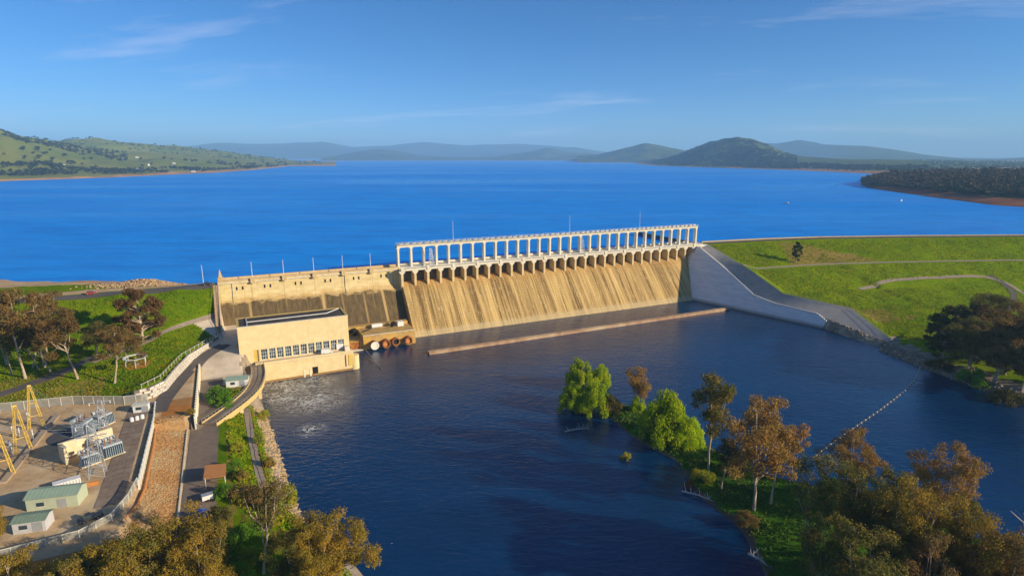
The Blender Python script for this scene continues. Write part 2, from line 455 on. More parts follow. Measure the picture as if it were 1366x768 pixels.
# ---------------------------------------------------------------- height of the ground, in dam coordinates
def crest_r(s): return np.interp(s, [150, 226, 280, 327, 400, 481, 620, 900], [5, 5.6, 13, 23.5, 50, 84, 150, 300])
FENCE_T = [-80, 6, 51.7, 78, 112, 146, 152, 175, 218, 262, 400]
FENCE_S = [226, 226, 220, 220.5, 236.5, 221, 206, 190, 180, 176, 168]
FENCE_Z = [33.5, 33.5, 23, 12.8, 9.5, 2.6, -2.5, -3, -3, -3, -3]
def water_r(t): return np.interp(t, [100, 115, 146, 175, 218, 262, 400], [214, 214.5, 207, 198.5, 190.5, 186, 178])
def h_right(s, t):
    s, t = np.broadcast_arrays(np.asarray(s, float), np.asarray(t, float))
    d = t - crest_r(s); d = np.where(s > 300, d*.94, d)
    z = np.interp(d, [-60, -16, -10.5, 0, 36, 39, 70, 73, 95, 140], [6, 30, 33.5, 33.5, 21.8, 21.4, 10.6, 10.2, 5.6, 4.2])
    z = z + fbm(s*.06, t*.06, 5, 3)*1.4*sstep(d, 4, 14)*sstep(np.abs(d-38), 3, 8)
    db = s - water_r(t)
    bank = np.interp(db, [-8, -4, 0, 5, 14, 40], [-3, -2, .0, 2.2, 3.4, 5.5]) + fbm(s*.15, t*.15, 9, 3)*.8
    z = np.where(t > 120, z + (np.minimum(z, bank) - z)*sstep(t, 118, 146), z)
    f_s = np.interp(t, FENCE_T, FENCE_S); f_z = np.interp(t, FENCE_T, FENCE_Z)
    k = sstep(s - f_s, 0, 14)
    return np.where(t < 150, f_z*(1-k) + z*k, z)
U_PTS = [(-93, 4, 33), (-110, 5, 33), (-134, 5, 33), (-162, 6, 33), (-177, 6, 33), (-230, 7, 33), (-420, 8, 33),
 (-93, -4, 33), (-110, -4, 33), (-134, -4, 33), (-162, -4, 33), (-177, -4, 33), (-230, -3, 33), (-420, -2, 33),
 (-98, -16, 30.6), (-114, -24, 30.5), (-135, -38, 31.2), (-158, -56, 30.5), (-199, -77, 30.5), (-260, -98, 30.5), (-420, -130, 30.5),
 (-98, -34, 25), (-120, -50, 25), (-158, -78, 25), (-199, -98, 25), (-260, -120, 25), (-420, -160, 25), (-160, -30, 32.4), (-200, -40, 32.4), (-260, -50, 32.3), (-130, -18, 32.8),
 (-96, 20, 21), (-109, 27, 20.5), (-116, 35, 20), (-137, 60, 18), (-93, 12, 26.5), (-120, 18, 26), (-145, 28, 24.5), (-165, 30, 22), (-200, 30, 21),
 (-96, 35, 16.3), (-107, 59, 15.7), (-113, 86, 15.5), (-120, 93, 15.4), (-127, 91, 13.6), (-133, 88.5, 12.4), (-140, 85, 12.2), (-161, 82, 12.2), (-200, 79, 12.2), (-420, 75, 12.2),
 (-124, 34, 19), (-128, 78, 15.6), (-148, 75, 14.6), (-175, 70, 14.4), (-142, 68, 15.6), (-153, 52, 17), (-168, 50, 16.2), (-185, 55, 15.5), (-200, 50, 17), (-260, 40, 19), (-420, 40, 18)]
_up = np.array(U_PTS, float)
_K = np.sqrt(((_up[:, None, :2]-_up[None, :, :2])**2).sum(-1))
_n = len(_up)
_Am = np.zeros((_n+1, _n+1)); _Am[:_n, :_n] = _K; _Am[_n, :_n] = 1; _Am[:_n, _n] = 1
_w = np.linalg.solve(_Am, np.append(_up[:, 2], 0))
def rbf(s, t):
    sh = s.shape; q = np.stack([s.ravel(), t.ravel()], 1); out = np.empty(len(q))
    for i in range(0, len(q), 20000):
        c = q[i:i+20000]
        out[i:i+20000] = np.sqrt(((c[:, None]-_up[None, :, :2])**2).sum(-1)) @ _w[:_n] + _w[_n]
    return out.reshape(sh)
TW_S = [-420, -330, -200, -161, -140, -120, -113, -107, -95.5, -93]
TW_T = [74, 74, 78, 81, 84, 93, 86, 59, 35, 18]
def water_l(t): return np.interp(t, [40, 57, 63, 90, 128, 154, 171, 185, 200, 230, 270, 330], [-80, -80, -82.5, -80, -78, -77, -76, -70, -66, -60, -54, -45])
def apron_z(t): return np.interp(t, [10, 14, 20, 36, 46, 57, 70, 76], [23, 22.5, 21, 15, 14, 12.6, 8.7, 8.2])
def upper_mask(s, t): return (s < -93) & (t < np.interp(s, TW_S, TW_T))
def h_left(s, t):
    s, t = np.broadcast_arrays(np.asarray(s, float), np.asarray(t, float))
    up = rbf(s, t) + fbm(s*.08, t*.08, 3, 3)*1.0*sstep(np.abs(t-1), 6, 12)
    # lower benches
    ap = np.where((s > -93) & (t < 44), np.minimum(apron_z(t), 13.5), apron_z(t))
    high = np.where(t < 60, np.maximum(ap, 12.0 + 0*t), 12.0)
    low = np.where(t < 76, ap, np.interp(t, [76, 150, 200, 330], [8.2, 7.6, 7.4, 7]))
    mid = np.interp(s, [-113.6, -105.5], [1, 0])*(12.0-low) + low
    edge = np.where(t < 62, -200, np.interp(t, [62, 118], [-102.8, -102.8]))
    mid = np.where(s < -114.2, 12.0, low + np.interp(s, [-113.6, -105.5], [1, 0])*(10.0-low))
    z = np.where(t < 62, np.where(s < -101, np.maximum(high, ap), ap), np.where(t < 117, np.where(s < edge, high, low), mid))
    z = np.where((t >= 100) & (t < 117) & (s < edge) & (s > -112), 12.0 - .0*s, z)
    fall = np.interp(t, [180, 196], [0, 1])
    z = np.where(s < -105, z*(1-fall) + fall*8.5, z)
    sw = water_l(t); d = sw - s                           # metres inland of the water's edge
    bank = np.where(t > 95, np.interp(d, [-8, -3, 0, 3, 6, 9.5, 15, 24], [-4, -2, 0, 2.6, 4.8, 5.1, 8.2, 40]), np.interp(d, [-6, -1.5, 0, 2, 4, 6], [-4, -2.5, .0, 5.5, 12, 40]))
    z = np.minimum(z, bank)
    z = z + fbm(s*.2, t*.2, 8, 3)*.5*sstep(d, -1, 2)*sstep(s, -93, -90)*(t > 95)
    z = z + fbm(s*.07, t*.07, 21, 3)*1.6*sstep(t, 182, 196)
    z = np.where(upper_mask(s, t), up, z)
    return z
def hl(s, t): return float(h_left(np.array([float(s)]), np.array([float(t)]))[0])
def hr(s, t): return float(h_right(np.array([float(s)]), np.array([float(t)]))[0])
def to_world(S, T, Z):
    return np.stack([AX + EX*S + NX*T, AY + EY*S + NY*T, Z], -1)

# ---- ground sheet, far below everything, out to the horizon
g = MB().add([(-40000, -20000, -8), (40000, -20000, -8), (40000, 60000, -8), (-40000, 60000, -8)], [(0, 1, 2, 3)])
tag(g.build('ground', surf('bed_soil', (.16, .13, .09), (.11, .09, .06), .01)), 'brown ground sheet under lake and river reaching the horizon', 'ground', kind='structure')
# ---- left bank terrain
sv = np.concatenate([np.arange(-420, -215, 4.0), np.arange(-215, -40, 1.0)])
tv = np.concatenate([np.arange(-165, -90, 4.0), np.arange(-90, 262, 1.0), np.arange(262, 331, 4.0)])
S, T = np.meshgrid(sv, tv, indexing='ij')
Z = h_left(S, T)
Vt = to_world(S, T, Z).reshape(-1, 3)
Ft = grid_faces(len(sv), len(tv))[:, ::-1]
Sc, Tc = S.ravel()[Ft].mean(1), T.ravel()[Ft].mean(1)
jit = fbm(Sc*.25, Tc*.25, 4, 3)*5
um = upper_mask(Sc, Tc); low_ = ~um
mi = np.zeros(len(Ft), int)                                         # 0 grass
mi[um & (Tc < np.interp(Sc, [-420, -200, -150, -134, -93], [-60, -42, -33, -16, -8]) + jit*.6)] = 5      # sand of the lake shore
mi[um & (Tc > -12+jit*.3) & (Tc < -4)] = 5
mi[um & (Tc > 72) & (Sc < -132)] = 6
mi[low_ & (Tc > 95) & (Tc < 104+jit) & (Sc > -128+jit) & (Sc < -119.5)] = 4
mi[um & (Tc > 58+jit) & (Sc < -146)] = 6
low_ = ~um
mi[low_ & (Sc < -101) & (Tc < 182)] = 1
mi[low_ & (Tc >= 112) & (Sc >= -114) & (Sc < -104.5) & (Tc < 205)] = 2
mi[low_ & (Tc >= 182) & (Sc < -104.5)] = 4
mi[low_ & (Tc >= 98) & (Tc < 112) & (Sc > -112) & (Sc < -102.8)] = 4
mi[low_ & (Sc >= -101) & (Tc < 80) & (Sc < -83)] = 3
mi[low_ & (Sc >= -93) & (Tc >= 80)] = 6
mi[low_ & (Sc >= -92+jit*.8) & (Tc >= 92)] = 0
ps_, pt_ = ast(182, 489, 15.7)
mi[um & (Sc > -105.5) & (Tc < 23+(Sc+105.5)*1.35) & (Tc > np.interp(Sc, [-106, -94], [24, 17]))] = 3
mi[um & (np.hypot(Sc-ps_, Tc-pt_) < 5.2+jit)] = 4
wl_ = water_l(Tc)
mi[low_ & (Sc > wl_-4.5+jit*.3)] = 7
left_me = np_mesh('left_bank', Vt, Ft, [m_grass, m_yard, m_rock, m_apron, m_soil, m_sand, m_dry, m_boulder], True, mi)
tag(obj('left_bank_terrain', left_me), 'grassed left abutment with benches, yard and rocky slope down to the river', 'terrain', kind='structure')
# ---- right bank terrain
tv = np.concatenate([np.arange(-80, 0, 2.5), np.arange(0, 180, 1.5), np.arange(180, 401, 3.0)])
uv = np.linspace(0, 1, 190)**1.35
T = np.repeat(tv[None, :], len(uv), 0)
sF = np.interp(T, FENCE_T, FENCE_S)
S = sF + uv[:, None]*(900 - sF)
Z = h_right(S, T)
Vt = to_world(S, T, Z).reshape(-1, 3)
Ft = grid_faces(len(uv), len(tv))[:, ::-1]
Sc, Tc = S.ravel()[Ft].mean(1), T.ravel()[Ft].mean(1); Zc = Z.ravel()[Ft].mean(1)
jit = fbm(Sc*.12, Tc*.12, 14, 3)
dc = Tc - crest_r(Sc)
mi = np.zeros(len(Ft), int)
mi[(dc > 2) & (dc < 37) & (Sc > 287+jit*3-dc*.6) & (Sc < 291 - dc*.6 + dc*1.9 + jit*10)] = 1
mi[(Tc > 108) & (Tc < 128+jit*12) & (Sc > 236) & (Sc < 262+jit*40)] = 1
mi[dc < -9] = 2
mi[(Tc > 130) & (Zc < 3.2 + jit*1.6)] = 3
right_me = np_mesh('right_bank', Vt, Ft, [m_grass_r, m_dry, m_boulder, m_boulder], True, mi)
tag(obj('right_bank_terrain', right_me), 'grassed right embankment sloping from the crest road to the river', 'terrain', kind='structure')
# ---- waters
lp = [W(-420, -4), W(-93, -4), W(-93, -6), W(226, -6), W(300, 0), W(400, 34), W(620, 132), W(900, 282), W(6000, 2500)]
lp = [(p.x, p.y, LAKE) for p in lp] + [(24000, 6000, LAKE), (24000, 30000, LAKE), (-24000, 30000, LAKE), (-24000, 600, LAKE), (-2600, 20, LAKE)]
tag(MB().add(lp, [tuple(range(len(lp)))]).build('lake_water', m_lake), 'wide blue reservoir lake behind the dam', 'lake', kind='structure')
rp = [W(-100, 3), W(-100, 700), W(700, 700), W(700, 3)]
tag(MB().add([(p.x, p.y, 0) for p in rp], [(0, 1, 2, 3)]).build('river_water', m_river), 'dark blue river pool below the dam', 'river', kind='structure')

def strip(name, pts, width, mat, hfun, lift=.1, label='', cat='road', dens=1.5, across=4, kind='structure'):
    """road sheet laid on the ground along a line of (s, t)"""
    P = []
    for (a, b) in zip(pts[:-1], pts[1:]):
        n = max(1, int(math.hypot(b[0]-a[0], b[1]-a[1])/dens))
        P += [(a[0]+(b[0]-a[0])*i/n, a[1]+(b[1]-a[1])*i/n) for i in range(n)]
    P.append(pts[-1]); P = np.array(P)
    for _ in range(6):
        P[1:-1] = .25*P[:-2] + .5*P[1:-1] + .25*P[2:]
    d = np.gradient(P, axis=0); d /= np.linalg.norm(d, axis=1)[:, None]
    nrm = np.stack([-d[:, 1], d[:, 0]], 1)
    off = np.linspace(-width/2, width/2, across+1)
    G = P[:, None] + nrm[:, None]*off[None, :, None]
    zz = hfun(G[..., 0], G[..., 1]) + lift
    V = to_world(G[..., 0], G[..., 1], zz)
    o = obj(name, np_mesh(name, V.reshape(-1, 3), grid_faces(len(P), across+1), [mat], True))
    return tag(o, label, cat, kind=kind)
# ================================================================ the dam
BAY, NB = 7.6, 29
dam = empty('concrete_dam', W(0, 0, 0), TH)
tag(dam, 'long concrete gravity dam with gated spillway and pale hoist gantry along its crest', 'dam')
# gravity wall left of the spillway, one part for each monolith
xs = np.linspace(-93, -.02, 7)
prof = [(8, -6), (8, 33.5), (0, 33.5), (0, 27.5), (-.7, 25.5), (-2.2, 23), (-18.2, 1.5), (-18.2, -6)]
for i in range(6):
    MB().prism(prof, xs[i]+.05, xs[i+1]-.05).build('wall_block', m_face, dam)
# crest walk: parapets, bay brackets, inspection openings
m_parapet = mat_pale('crest_parapet_concrete', (.66, .50, .26), (.54, .38, .18), .4)
MB().box(-93, 0, 7.4, 8.4, 33.5, 34.7).build('upstream_parapet', m_parapet, dam)
MB().box(-93, 0, -.45, .25, 33.35, 34.6).build('downstream_parapet', m_parapet, dam)
MB().box(-93, 0, -.75, -.452, 33.0, 33.5).build('cornice', m_pale, dam)
MB().box(-93, 0, .26, 7.39, 33.504, 33.56).build('crest_road', m_apron, dam)
LAMP_S = [-92.0, -76.8, -61.6, -46.4, -31.2, -16.0]
for s in LAMP_S[1:]:
    MB().box(s-1.1, s+1.1, -1.6, -.46, 32.4, 35.1).build('lamp_bay', m_parapet, dam)
slot = MB().box(-.4, .4, -.06, .3, 29.2, 30.9).mesh('inspection_opening', m_dark)  # solid box, its near-black colour stands in for shade inside a slot
for s in LAMP_S:
    for d in (5.4, 8.2): obj('inspection_opening', slot, dam, (s + d + (2 if s < -90 else 0), 0, 0))
drip = MB().tube([(0, -.15, 33), (0, -.15, 27.5), (0, -2.5, 22.6)], .13, 5).mesh('drain_pipe', m_steel)
obj('drain_pipe', drip, dam, (-86.6, -.1, 0)); obj('drain_pipe', drip, dam, (-30.5, -.1, 0))
# spillway: an ogee panel for each bay
og = [(9, -6), (9, 22), (6, 23.6), (3.5, 25.1), (0, 26), (-2.5, 25.75), (-5, 24.6), (-7.5, 22.6), (-10, 20), (-13, 16.5), (-17, 11.8), (-21, 7.1), (-25, 2.4), (-27.5, -.5), (-29, -3), (-29, -6)]
panel = MB().prism(og, .04, BAY-.04).mesh('spillway_panel', m_spill)
for i in range(NB): obj('spillway_panel', panel, dam, (i*BAY, 0, 0))
# piers with flared heads, gates between them
pf = [(9, 20), (9, 32.75), (-5.2, 32.75), (-5.9, 31.9), (-5.9, 24.2), (-4.5, 22), (0, 20)]
pier = MB().prism(pf, -.62, .62)
pier_me = pier.mesh('pier', mat_pale('pier_concrete', (.74, .60, .34), (.60, .44, .21), .3))
head = MB().add([(-.64, -5.93, 30.9), (.64, -5.93, 30.9), (1.7, -6.2, 32.2), (-1.7, -6.2, 32.2), (-1.7, -6.2, 32.74), (1.7, -6.2, 32.74),
                 (-.64, -4.6, 30.9), (.64, -4.6, 30.9), (1.7, -4.2, 32.2), (-1.7, -4.2, 32.2), (-1.7, -4.2, 32.74), (1.7, -4.2, 32.74)],
                [(0, 1, 2, 3), (3, 2, 5, 4), (7, 6, 9, 8), (8, 9, 10, 11), (6, 0, 3, 9), (1, 7, 8, 2), (9, 3, 4, 10), (2, 8, 11, 5), (4, 5, 11, 10), (0, 6, 7, 1)]).mesh('pier_head', m_pale)
gm = MB().box(.63, BAY-.63, .6, .95, 25.8, 31.6)
for k in range(5): gm.box(.63, BAY-.63, .28, .598, 26.3+k*1.2, 26.6+k*1.2)
for x in (2.2, 3.8, 5.4): gm.box(x-.12, x+.12, .34, .597, 26.0, 31.5)
gate_me = gm.mesh('spillway_gate', m_gate)
colm = MB().box(-.55, .55, .6, 3.3, 33.905, 45.2)
colm.add([(-.55, .6, 44.2), (-.55, 3.3, 44.2), (-1.3, .6, 45.19), (-1.3, 3.3, 45.19), (-.55, .6, 45.19), (-.55, 3.3, 45.19)], [(0, 1, 3, 2), (0, 2, 4), (1, 5, 3)])
colm.add([(.55, .6, 44.2), (.55, 3.3, 44.2), (1.3, .6, 45.19), (1.3, 3.3, 45.19), (.55, .6, 45.19), (.55, 3.3, 45.19)], [(0, 2, 3, 1), (0, 4, 2), (1, 3, 5)])
col_me = colm.mesh('gantry_column', m_pale)
for i in range(NB+1):
    p = obj('pier', pier_me, dam, (i*BAY, 0, 0)); obj('pier_head', head, p)
    obj('gantry_column', col_me, dam, (i*BAY, 0, 0))
    if i < NB: obj('spillway_gate', gate_me, dam, (i*BAY, 0, 0))
# road bridge over the bays
MB().box(-.6, 220.95, -5.8, 8.5, 32.76, 33.6).build('bridge_deck', m_pale, dam)
MB().box(-.6, 220.95, -6.15, -5.82, 32.9, 33.9).build('deck_fascia', m_pale, dam)
MB().box(-.6, 220.95, 8.52, 8.8, 32.9, 34.6).build('upstream_parapet', m_pale, dam)
MB().box(-.6, 220.95, -.4, 4.0, 33.604, 33.9).build('gantry_plinth', m_pale, dam)
rl = MB()
for z in (34.35, 34.95): rl.box(-.6, 220.9, -6.05, -5.93, z-.06, z+.06)
rail = rl.build('railing', m_steel, dam)
rp_me = MB().box(-.09, .09, -6.08, -5.9, 33.9, 35.05).mesh('railing_post', m_steel)
for i in range(NB*2+1): obj('railing_post', rp_me, rail, (i*BAY/2, 0, 0))
bay_me = MB().box(-.7, .7, -6.6, -6.16, 32.9, 35.2).mesh('deck_refuge', m_pale)
for i in range(0, NB+1, 2): obj('deck_refuge', bay_me, dam, (i*BAY, 0, 0))
# gantry beams and hoists on top
MB().box(-.7, 221.1, .5, 1.3, 45.21, 46.5).build('gantry_beam', m_pale, dam)
MB().box(-.7, 221.1, 2.6, 3.4, 45.21, 46.5).build('gantry_beam', m_pale, dam)
MB().box(-.9, 221.3, -.3, 4.2, 46.51, 46.7).build('gantry_walkway', m_pale, dam)
hm = MB().box(-.7, .7, .9, 2.9, 46.7, 47.5).box(-1.5, -.8, 1.2, 2.5, 46.7, 47.25).box(.85, 1.25, 1.5, 2.2, 46.7, 47.9)
hoist_me = hm.mesh('hoist', surf('hoist_grey_paint', (.62, .60, .56), (.46, .44, .40), .8, .6, .3))
drum = MB().tube([(-1.2, 1.0, 47.1), (1.2, 1.0, 47.1)], .38, 8).mesh('hoist_drum', m_steel)
for i in range(NB):
    for k in (.27, .73):
        h = obj('hoist', hoist_me, dam, ((i+k)*BAY, 0, 0)); obj('drum', drum, h)
gr = MB()
gr.box(-.8, 221.2, -.27, -.21, 47.62, 47.7); gr.box(-.8, 221.2, 4.1, 4.16, 47.62, 47.7)
grail = gr.build('gantry_railing', m_white, dam)
gp = MB().box(-.05, .05, -.28, -.2, 46.7, 47.7).box(-.05, .05, 4.1, 4.18, 46.7, 47.7).mesh('gantry_railing_post', m_white)
for i in range(NB*2+1): obj('railing_post', gp, grail, (i*BAY/2, 0, 0))
# right-hand abutment block of the spillway
MB().prism([(9, -4), (9, 33.45), (-6, 33.45), (-6, 30.5), (-9, 26), (-9, -4)], 221.1, 228).build('abutment_block', m_train, dam)

# ================================================================ training wall on the right, with its concrete apron
tw = empty('training_wall', W(214, 40, 0), 0)
tag(tw, 'tall shaded grey spillway training wall stepping down from the dam to the right bank', 'retaining wall')
top = [(215.5, 4, 32.6), (213.9, 11.5, 31.6), (212.7, 33, 23.2), (210.0, 64.5, 9.5), (211.8, 79.8, 7.2), (216.9, 104.9, 6.3), (216.5, 111.3, 3.4)]
def foot_s(t): return 195 + (t-28)*19.5/87
P0 = [W(foot_s(t)-1.0, t, -1.5) for s, t, z in top]; P1 = [W(*q) for q in top]
P2 = [W(s+2.2, t, z+.1) for s, t, z in top]
wm = MB()
def loft(mb, A_, B_, nsub=1):
    n = len(A_); mb.add(A_+B_, [(i, i+1, n+i+1, n+i) for i in range(n-1)])
def rel(pts, o): return [p - o.location for p in pts]
loft(wm, rel(P0, tw), rel(P1, tw))
Pb = [W(s+2.2, t, -2) for s, t, z in top]
loft(wm, rel(P2, tw), rel(Pb, tw))
wm.add(rel([P0[-1], P1[-1], P2[-1], Pb[-1]], tw), [(0, 1, 2, 3)])
wm.build('battered_face', m_train, tw)
cm = MB(); loft(cm, rel(P1, tw), rel(P2, tw)); cm.build('coping', surf('coping_concrete', (.46, .42, .36), (.36, .33, .28), .4), tw)
# stepped kerb along the coping
km = MB()
for (a, b) in zip(top[:-1], top[1:]):
    n = max(2, int(math.dist(a, b)/1.6))
    for i in range(n):
        f = (i+.5)/n
        q = [a[k]+(b[k]-a[k])*f for k in range(3)]
        p = W(q[0]+.35, q[1], q[2]) - tw.location
        km.obox(p, .6, math.dist(a, b)/n*.96, 1.0, TH, p.z-.15)
km.build('stepped_kerb', m_train, tw)
ap = empty('concrete_apron', W(222, 60, 0), 0)
tag(ap, 'sloping grey concrete apron between training wall and grassy embankment', 'apron')
fen = [(226, 6, 33.5), (224, 20, 30.3), (220, 51.7, 23), (220.5, 78, 12.8), (225, 87.5, 11.9), (236.5, 112, 9.5), (221, 146, 2.6)]
inner = [(217.7, 4, 32.0), (216.1, 12, 30.8), (214.0, 40, 19.7), (212.2, 64.5, 8.9), (214, 79.8, 6.6), (219.1, 104.9, 5.2), (217.5, 147, .8)]
tt_ = np.unique(np.concatenate([np.linspace(0, 6, 61)]))
def along(L_): 
    A_ = np.array(L_, float); B_ = np.stack([np.interp(tt_, np.arange(7), A_[:, k]) for k in range(3)], 1); return B_
ia, fa = along(inner), along(fen)
G = ia[:, None]*(1-np.linspace(0, 1, 9))[None, :, None] + fa[:, None]*np.linspace(0, 1, 9)[None, :, None]
Gw = to_world(G[..., 0], G[..., 1], G[..., 2]) - np.array(ap.location)
obj('slab', np_mesh('slab', Gw.reshape(-1, 3), grid_faces(*Gw.shape[:2]), [surf('apron_concrete', (.40, .37, .33), (.31, .29, .26), .3)], True), ap)
tl = [(219.1, 104.9, 5.2), (218.6, 118, 4.4), (218.0, 132, 2.9), (217.5, 147, 1.4), (212, 153, 1.2)]
tm_ = MB(); loft(tm_, rel([W(*q) for q in tl], ap), rel([W(float(water_r(q[1]))-1.5 + (1.5 if q[1] < 110 else 0), q[1] if q[1] > 110 else 110.5, -1.5) for q in tl], ap))
tm_.build('toe_slope', m_boulder, ap)
# low fence where apron meets the grass
fm = empty('mesh_fence', W(*fen[2]), 0)
tag(fm, 'low wire fence along the grass edge above the training wall', 'fence')
fpost = MB().tube([(0, 0, -.2), (0, 0, 1.25)], .07, 5).mesh('post', m_rail)
line = MB(); last = None
for (a, b) in zip(fen[:-1], fen[1:]):
    n = max(2, int(math.dist(a, b)/4))
    for i in range(n):
        f = i/n; p = W(*[a[k]+(b[k]-a[k])*f for k in range(3)]) - fm.location
        obj('post', fpost, fm, p)
        if last is not None:
            for dz in (.5, 1.15): line.tube([last+Vector((0, 0, dz)), p+Vector((0, 0, dz))], .045, 4, False)
        last = p
line.build('rail', m_rail, fm)
# stone toe beyond the wall: boulders, beyond counting
def boulders(name, spots, size, seed, mat, label, cat='rocks', flat=.7):
    rng = np.random.default_rng(seed)
    ico_v = np.array([(0,0,1),(.894,0,.447),(.276,.851,.447),(-.724,.526,.447),(-.724,-.526,.447),(.276,-.851,.447),(.724,.526,-.447),(-.276,.851,-.447),(-.894,0,-.447),(-.276,-.851,-.447),(.724,-.526,-.447),(0,0,-1)])
    ico_f = np.array([(0,1,2),(0,2,3),(0,3,4),(0,4,5),(0,5,1),(1,6,2),(2,7,3),(3,8,4),(4,9,5),(5,10,1),(6,7,2),(7,8,3),(8,9,4),(9,10,5),(10,6,1),(11,7,6),(11,8,7),(11,9,8),(11,10,9),(11,6,10)])
    V, Fa = [], []
    for i, p in enumerate(spots):
        r = size*rng.uniform(.45, 1.25)
        v = ico_v*rng.uniform(.7, 1.25, (12, 1))*r*np.array([1, rng.uniform(.7, 1.2), flat])
        V.append(v + np.array(p)); Fa.append(ico_f + 12*i)
    o = obj(name, np_mesh(name, np.concatenate(V), np.concatenate(Fa), [mat], False))
    return tag(o, label, cat, kind='stuff')
rng = np.random.default_rng(11)
sp = []
for _ in range(1500):
    t = rng.uniform(113, 215); d = rng.uniform(-1.5, 7)
    s = float(water_r(t)) + d
    if t < 150:
        si, zi = np.interp(t, [105, 118, 132, 147, 153], [219.1, 218.6, 218, 217.5, 212]), np.interp(t, [105, 118, 132, 147, 153], [5.2, 4.4, 2.9, 1.4, 1.2])
        f = rng.uniform(0, 1); s0 = float(water_r(t))-1.5; s = s0+(si-s0)*f; sp.append(tuple(W(s, t, -1.5+(zi+1.5)*f))); continue
    sp.append(tuple(W(s, t, max(hr(s, t), -.6)+.05)))
boulders('rock_revetment', sp, .75, 1, m_boulder, 'dark grey rock revetment along the right bank below the apron')

# ================================================================ sill wall across the stilling pool
wr = empty('sill_wall', W(-2, 56, 0), TH)
tag(wr, 'long low rust-brown concrete sill standing across the pool below the spillway', 'sill')
seg = 200/16
sm_ = MB().box(.05, seg-.05, -1.7, 1.7, -2, .85).box(.05, seg-.05, -1.25, 1.25, .852, 1.35).mesh('segment', m_weir)
for i in range(16): obj('segment', sm_, wr, (i*seg, 0, -.02*(i % 3)))

# ================================================================ lamp posts, masts and the spire
def lamp_mesh(h):
    m = MB().tube([(0, 0, 0), (0, 0, h*.6), (0, 0, h)], [.17, .14, .10], 6)
    m.tube([(0, 0, h-.05), (0, -.9, h+.15)], .07, 5); return m
lm = lamp_mesh(9.5).mesh('post', m_white); lh = MB().box(-.18, .18, -1.5, -.85, 9.55, 9.75).mesh('lamp_head', m_steel)
lb = MB().tube([(0, 0, 0), (0, 0, .5)], .3, 8).mesh('base', m_steel)
place = ['beside the dark car at the left dam end', 'first to the right of the stone spire', 'second to the right of the stone spire', 'third to the right of the stone spire', 'fourth to the right of the stone spire', 'nearest the gantry on the plain crest']
for s, w in zip(LAMP_S, place):
    y = 1.2 if s > -90 else -2
    L = empty('lamp_post', W(s if s > -90 else -99, -8 if s < -90 else -8.0 + 7.2, 33.56 if s > -90 else 33), TH)
    L.location = W(s, -.9, 33.56) if s > -90 else W(-99.5, -5, hl(-99.5, -5))
    obj('post', lm, L); obj('lamp_head', lh, L); obj('base', lb, L)
    tag(L, 'thin white crest lamp post, ' + w, 'lamp post', 'lamp posts along the dam crest')
mast = MB().tube([(0, 0, 0), (0, 0, 12)], [.14, .07], 6).mesh('mast', m_white); mb_ = MB().box(-.3, .3, -.3, .3, 0, .4).mesh('mast_base', m_steel)
for px, w in ((595, 'above the left third of the gantry'), (744.5, 'above the middle of the gantry'), (868.5, 'above the right end of the gantry')):
    s = ast(px, 318 if px < 700 else 308, 46.7)[0]
    M_ = empty('antenna_mast', W(s, 3.3 - 6.6, 46.7), TH)
    obj('mast', mast, M_); obj('mast_base', mb_, M_)
    tag(M_, 'very thin antenna mast standing ' + w, 'mast', 'masts on the gantry')
sp_ = empty('stone_spire', W(-91.6, -3.5, 33.5), TH)
tag(sp_, 'small pointed stone spire at the left end of the dam crest', 'monument')
MB().box(-1.1, 1.1, -1.1, 1.1, 0, 2.2).box(-1.35, 1.35, -1.35, 1.35, 2.2, 2.5).build('plinth', m_parapet, sp_)
MB().add([(-.8, -.8, 2.5), (.8, -.8, 2.5), (.8, .8, 2.5), (-.8, .8, 2.5), (-.35, -.35, 5.2), (.35, -.35, 5.2), (.35, .35, 5.2), (-.35, .35, 5.2), (0, 0, 6.6)],
  [(0, 1, 5, 4), (1, 2, 6, 5), (2, 3, 7, 6), (3, 0, 4, 7), (4, 5, 8), (5, 6, 8), (6, 7, 8), (7, 4, 8)]).build('obelisk', m_parapet, sp_)
# two white lattice hoist towers on the bridge
def lattice(mb, base, topc, wb, wt, n, r, rz=0.0):
    """square lattice mast between two centres"""
    base, topc = Vector(base), Vector(topc)
    rings = []
    for i in range(n+1):
        f = i/n; c = base.lerp(topc, f); w = (wb + (wt-wb)*f)/2
        rings.append([c + Vector((math.cos(rz)*a*w - math.sin(rz)*b*w, math.sin(rz)*a*w + math.cos(rz)*b*w, 0)) for a, b in ((-1,-1),(1,-1),(1,1),(-1,1))])
    for i in range(n):
        for k in range(4):
            mb.tube([rings[i][k], rings[i+1][k]], r, 4, False)
            mb.tube([rings[i+1][k], rings[i+1][(k+1) % 4]], r*.7, 4, False)
            mb.tube([rings[i][k], rings[i+1][(k+1) % 4]] if i % 2 else [rings[i][(k+1) % 4], rings[i+1][k]], r*.7, 4, False)
for s, w in ((18.3, 'third bay from the left end'), (120.5, 'middle')):
    T_ = empty('lattice_stair_tower', W(s, 3.4, 33.62), TH)
    m = MB(); lattice(m, (0, 0, 0), (-.6, 0, 10.6), 2.8, 1.2, 7, .10); m.build('lattice_frame', m_white, T_)
    MB().box(-1.6, 1.6, -1.4, 1.4, 0, .3).build('platform', m_steel, T_)
    tag(T_, 'white lattice tower on the bridge, ' + w + ' of the gantry', 'tower', 'lattice towers on the bridge')
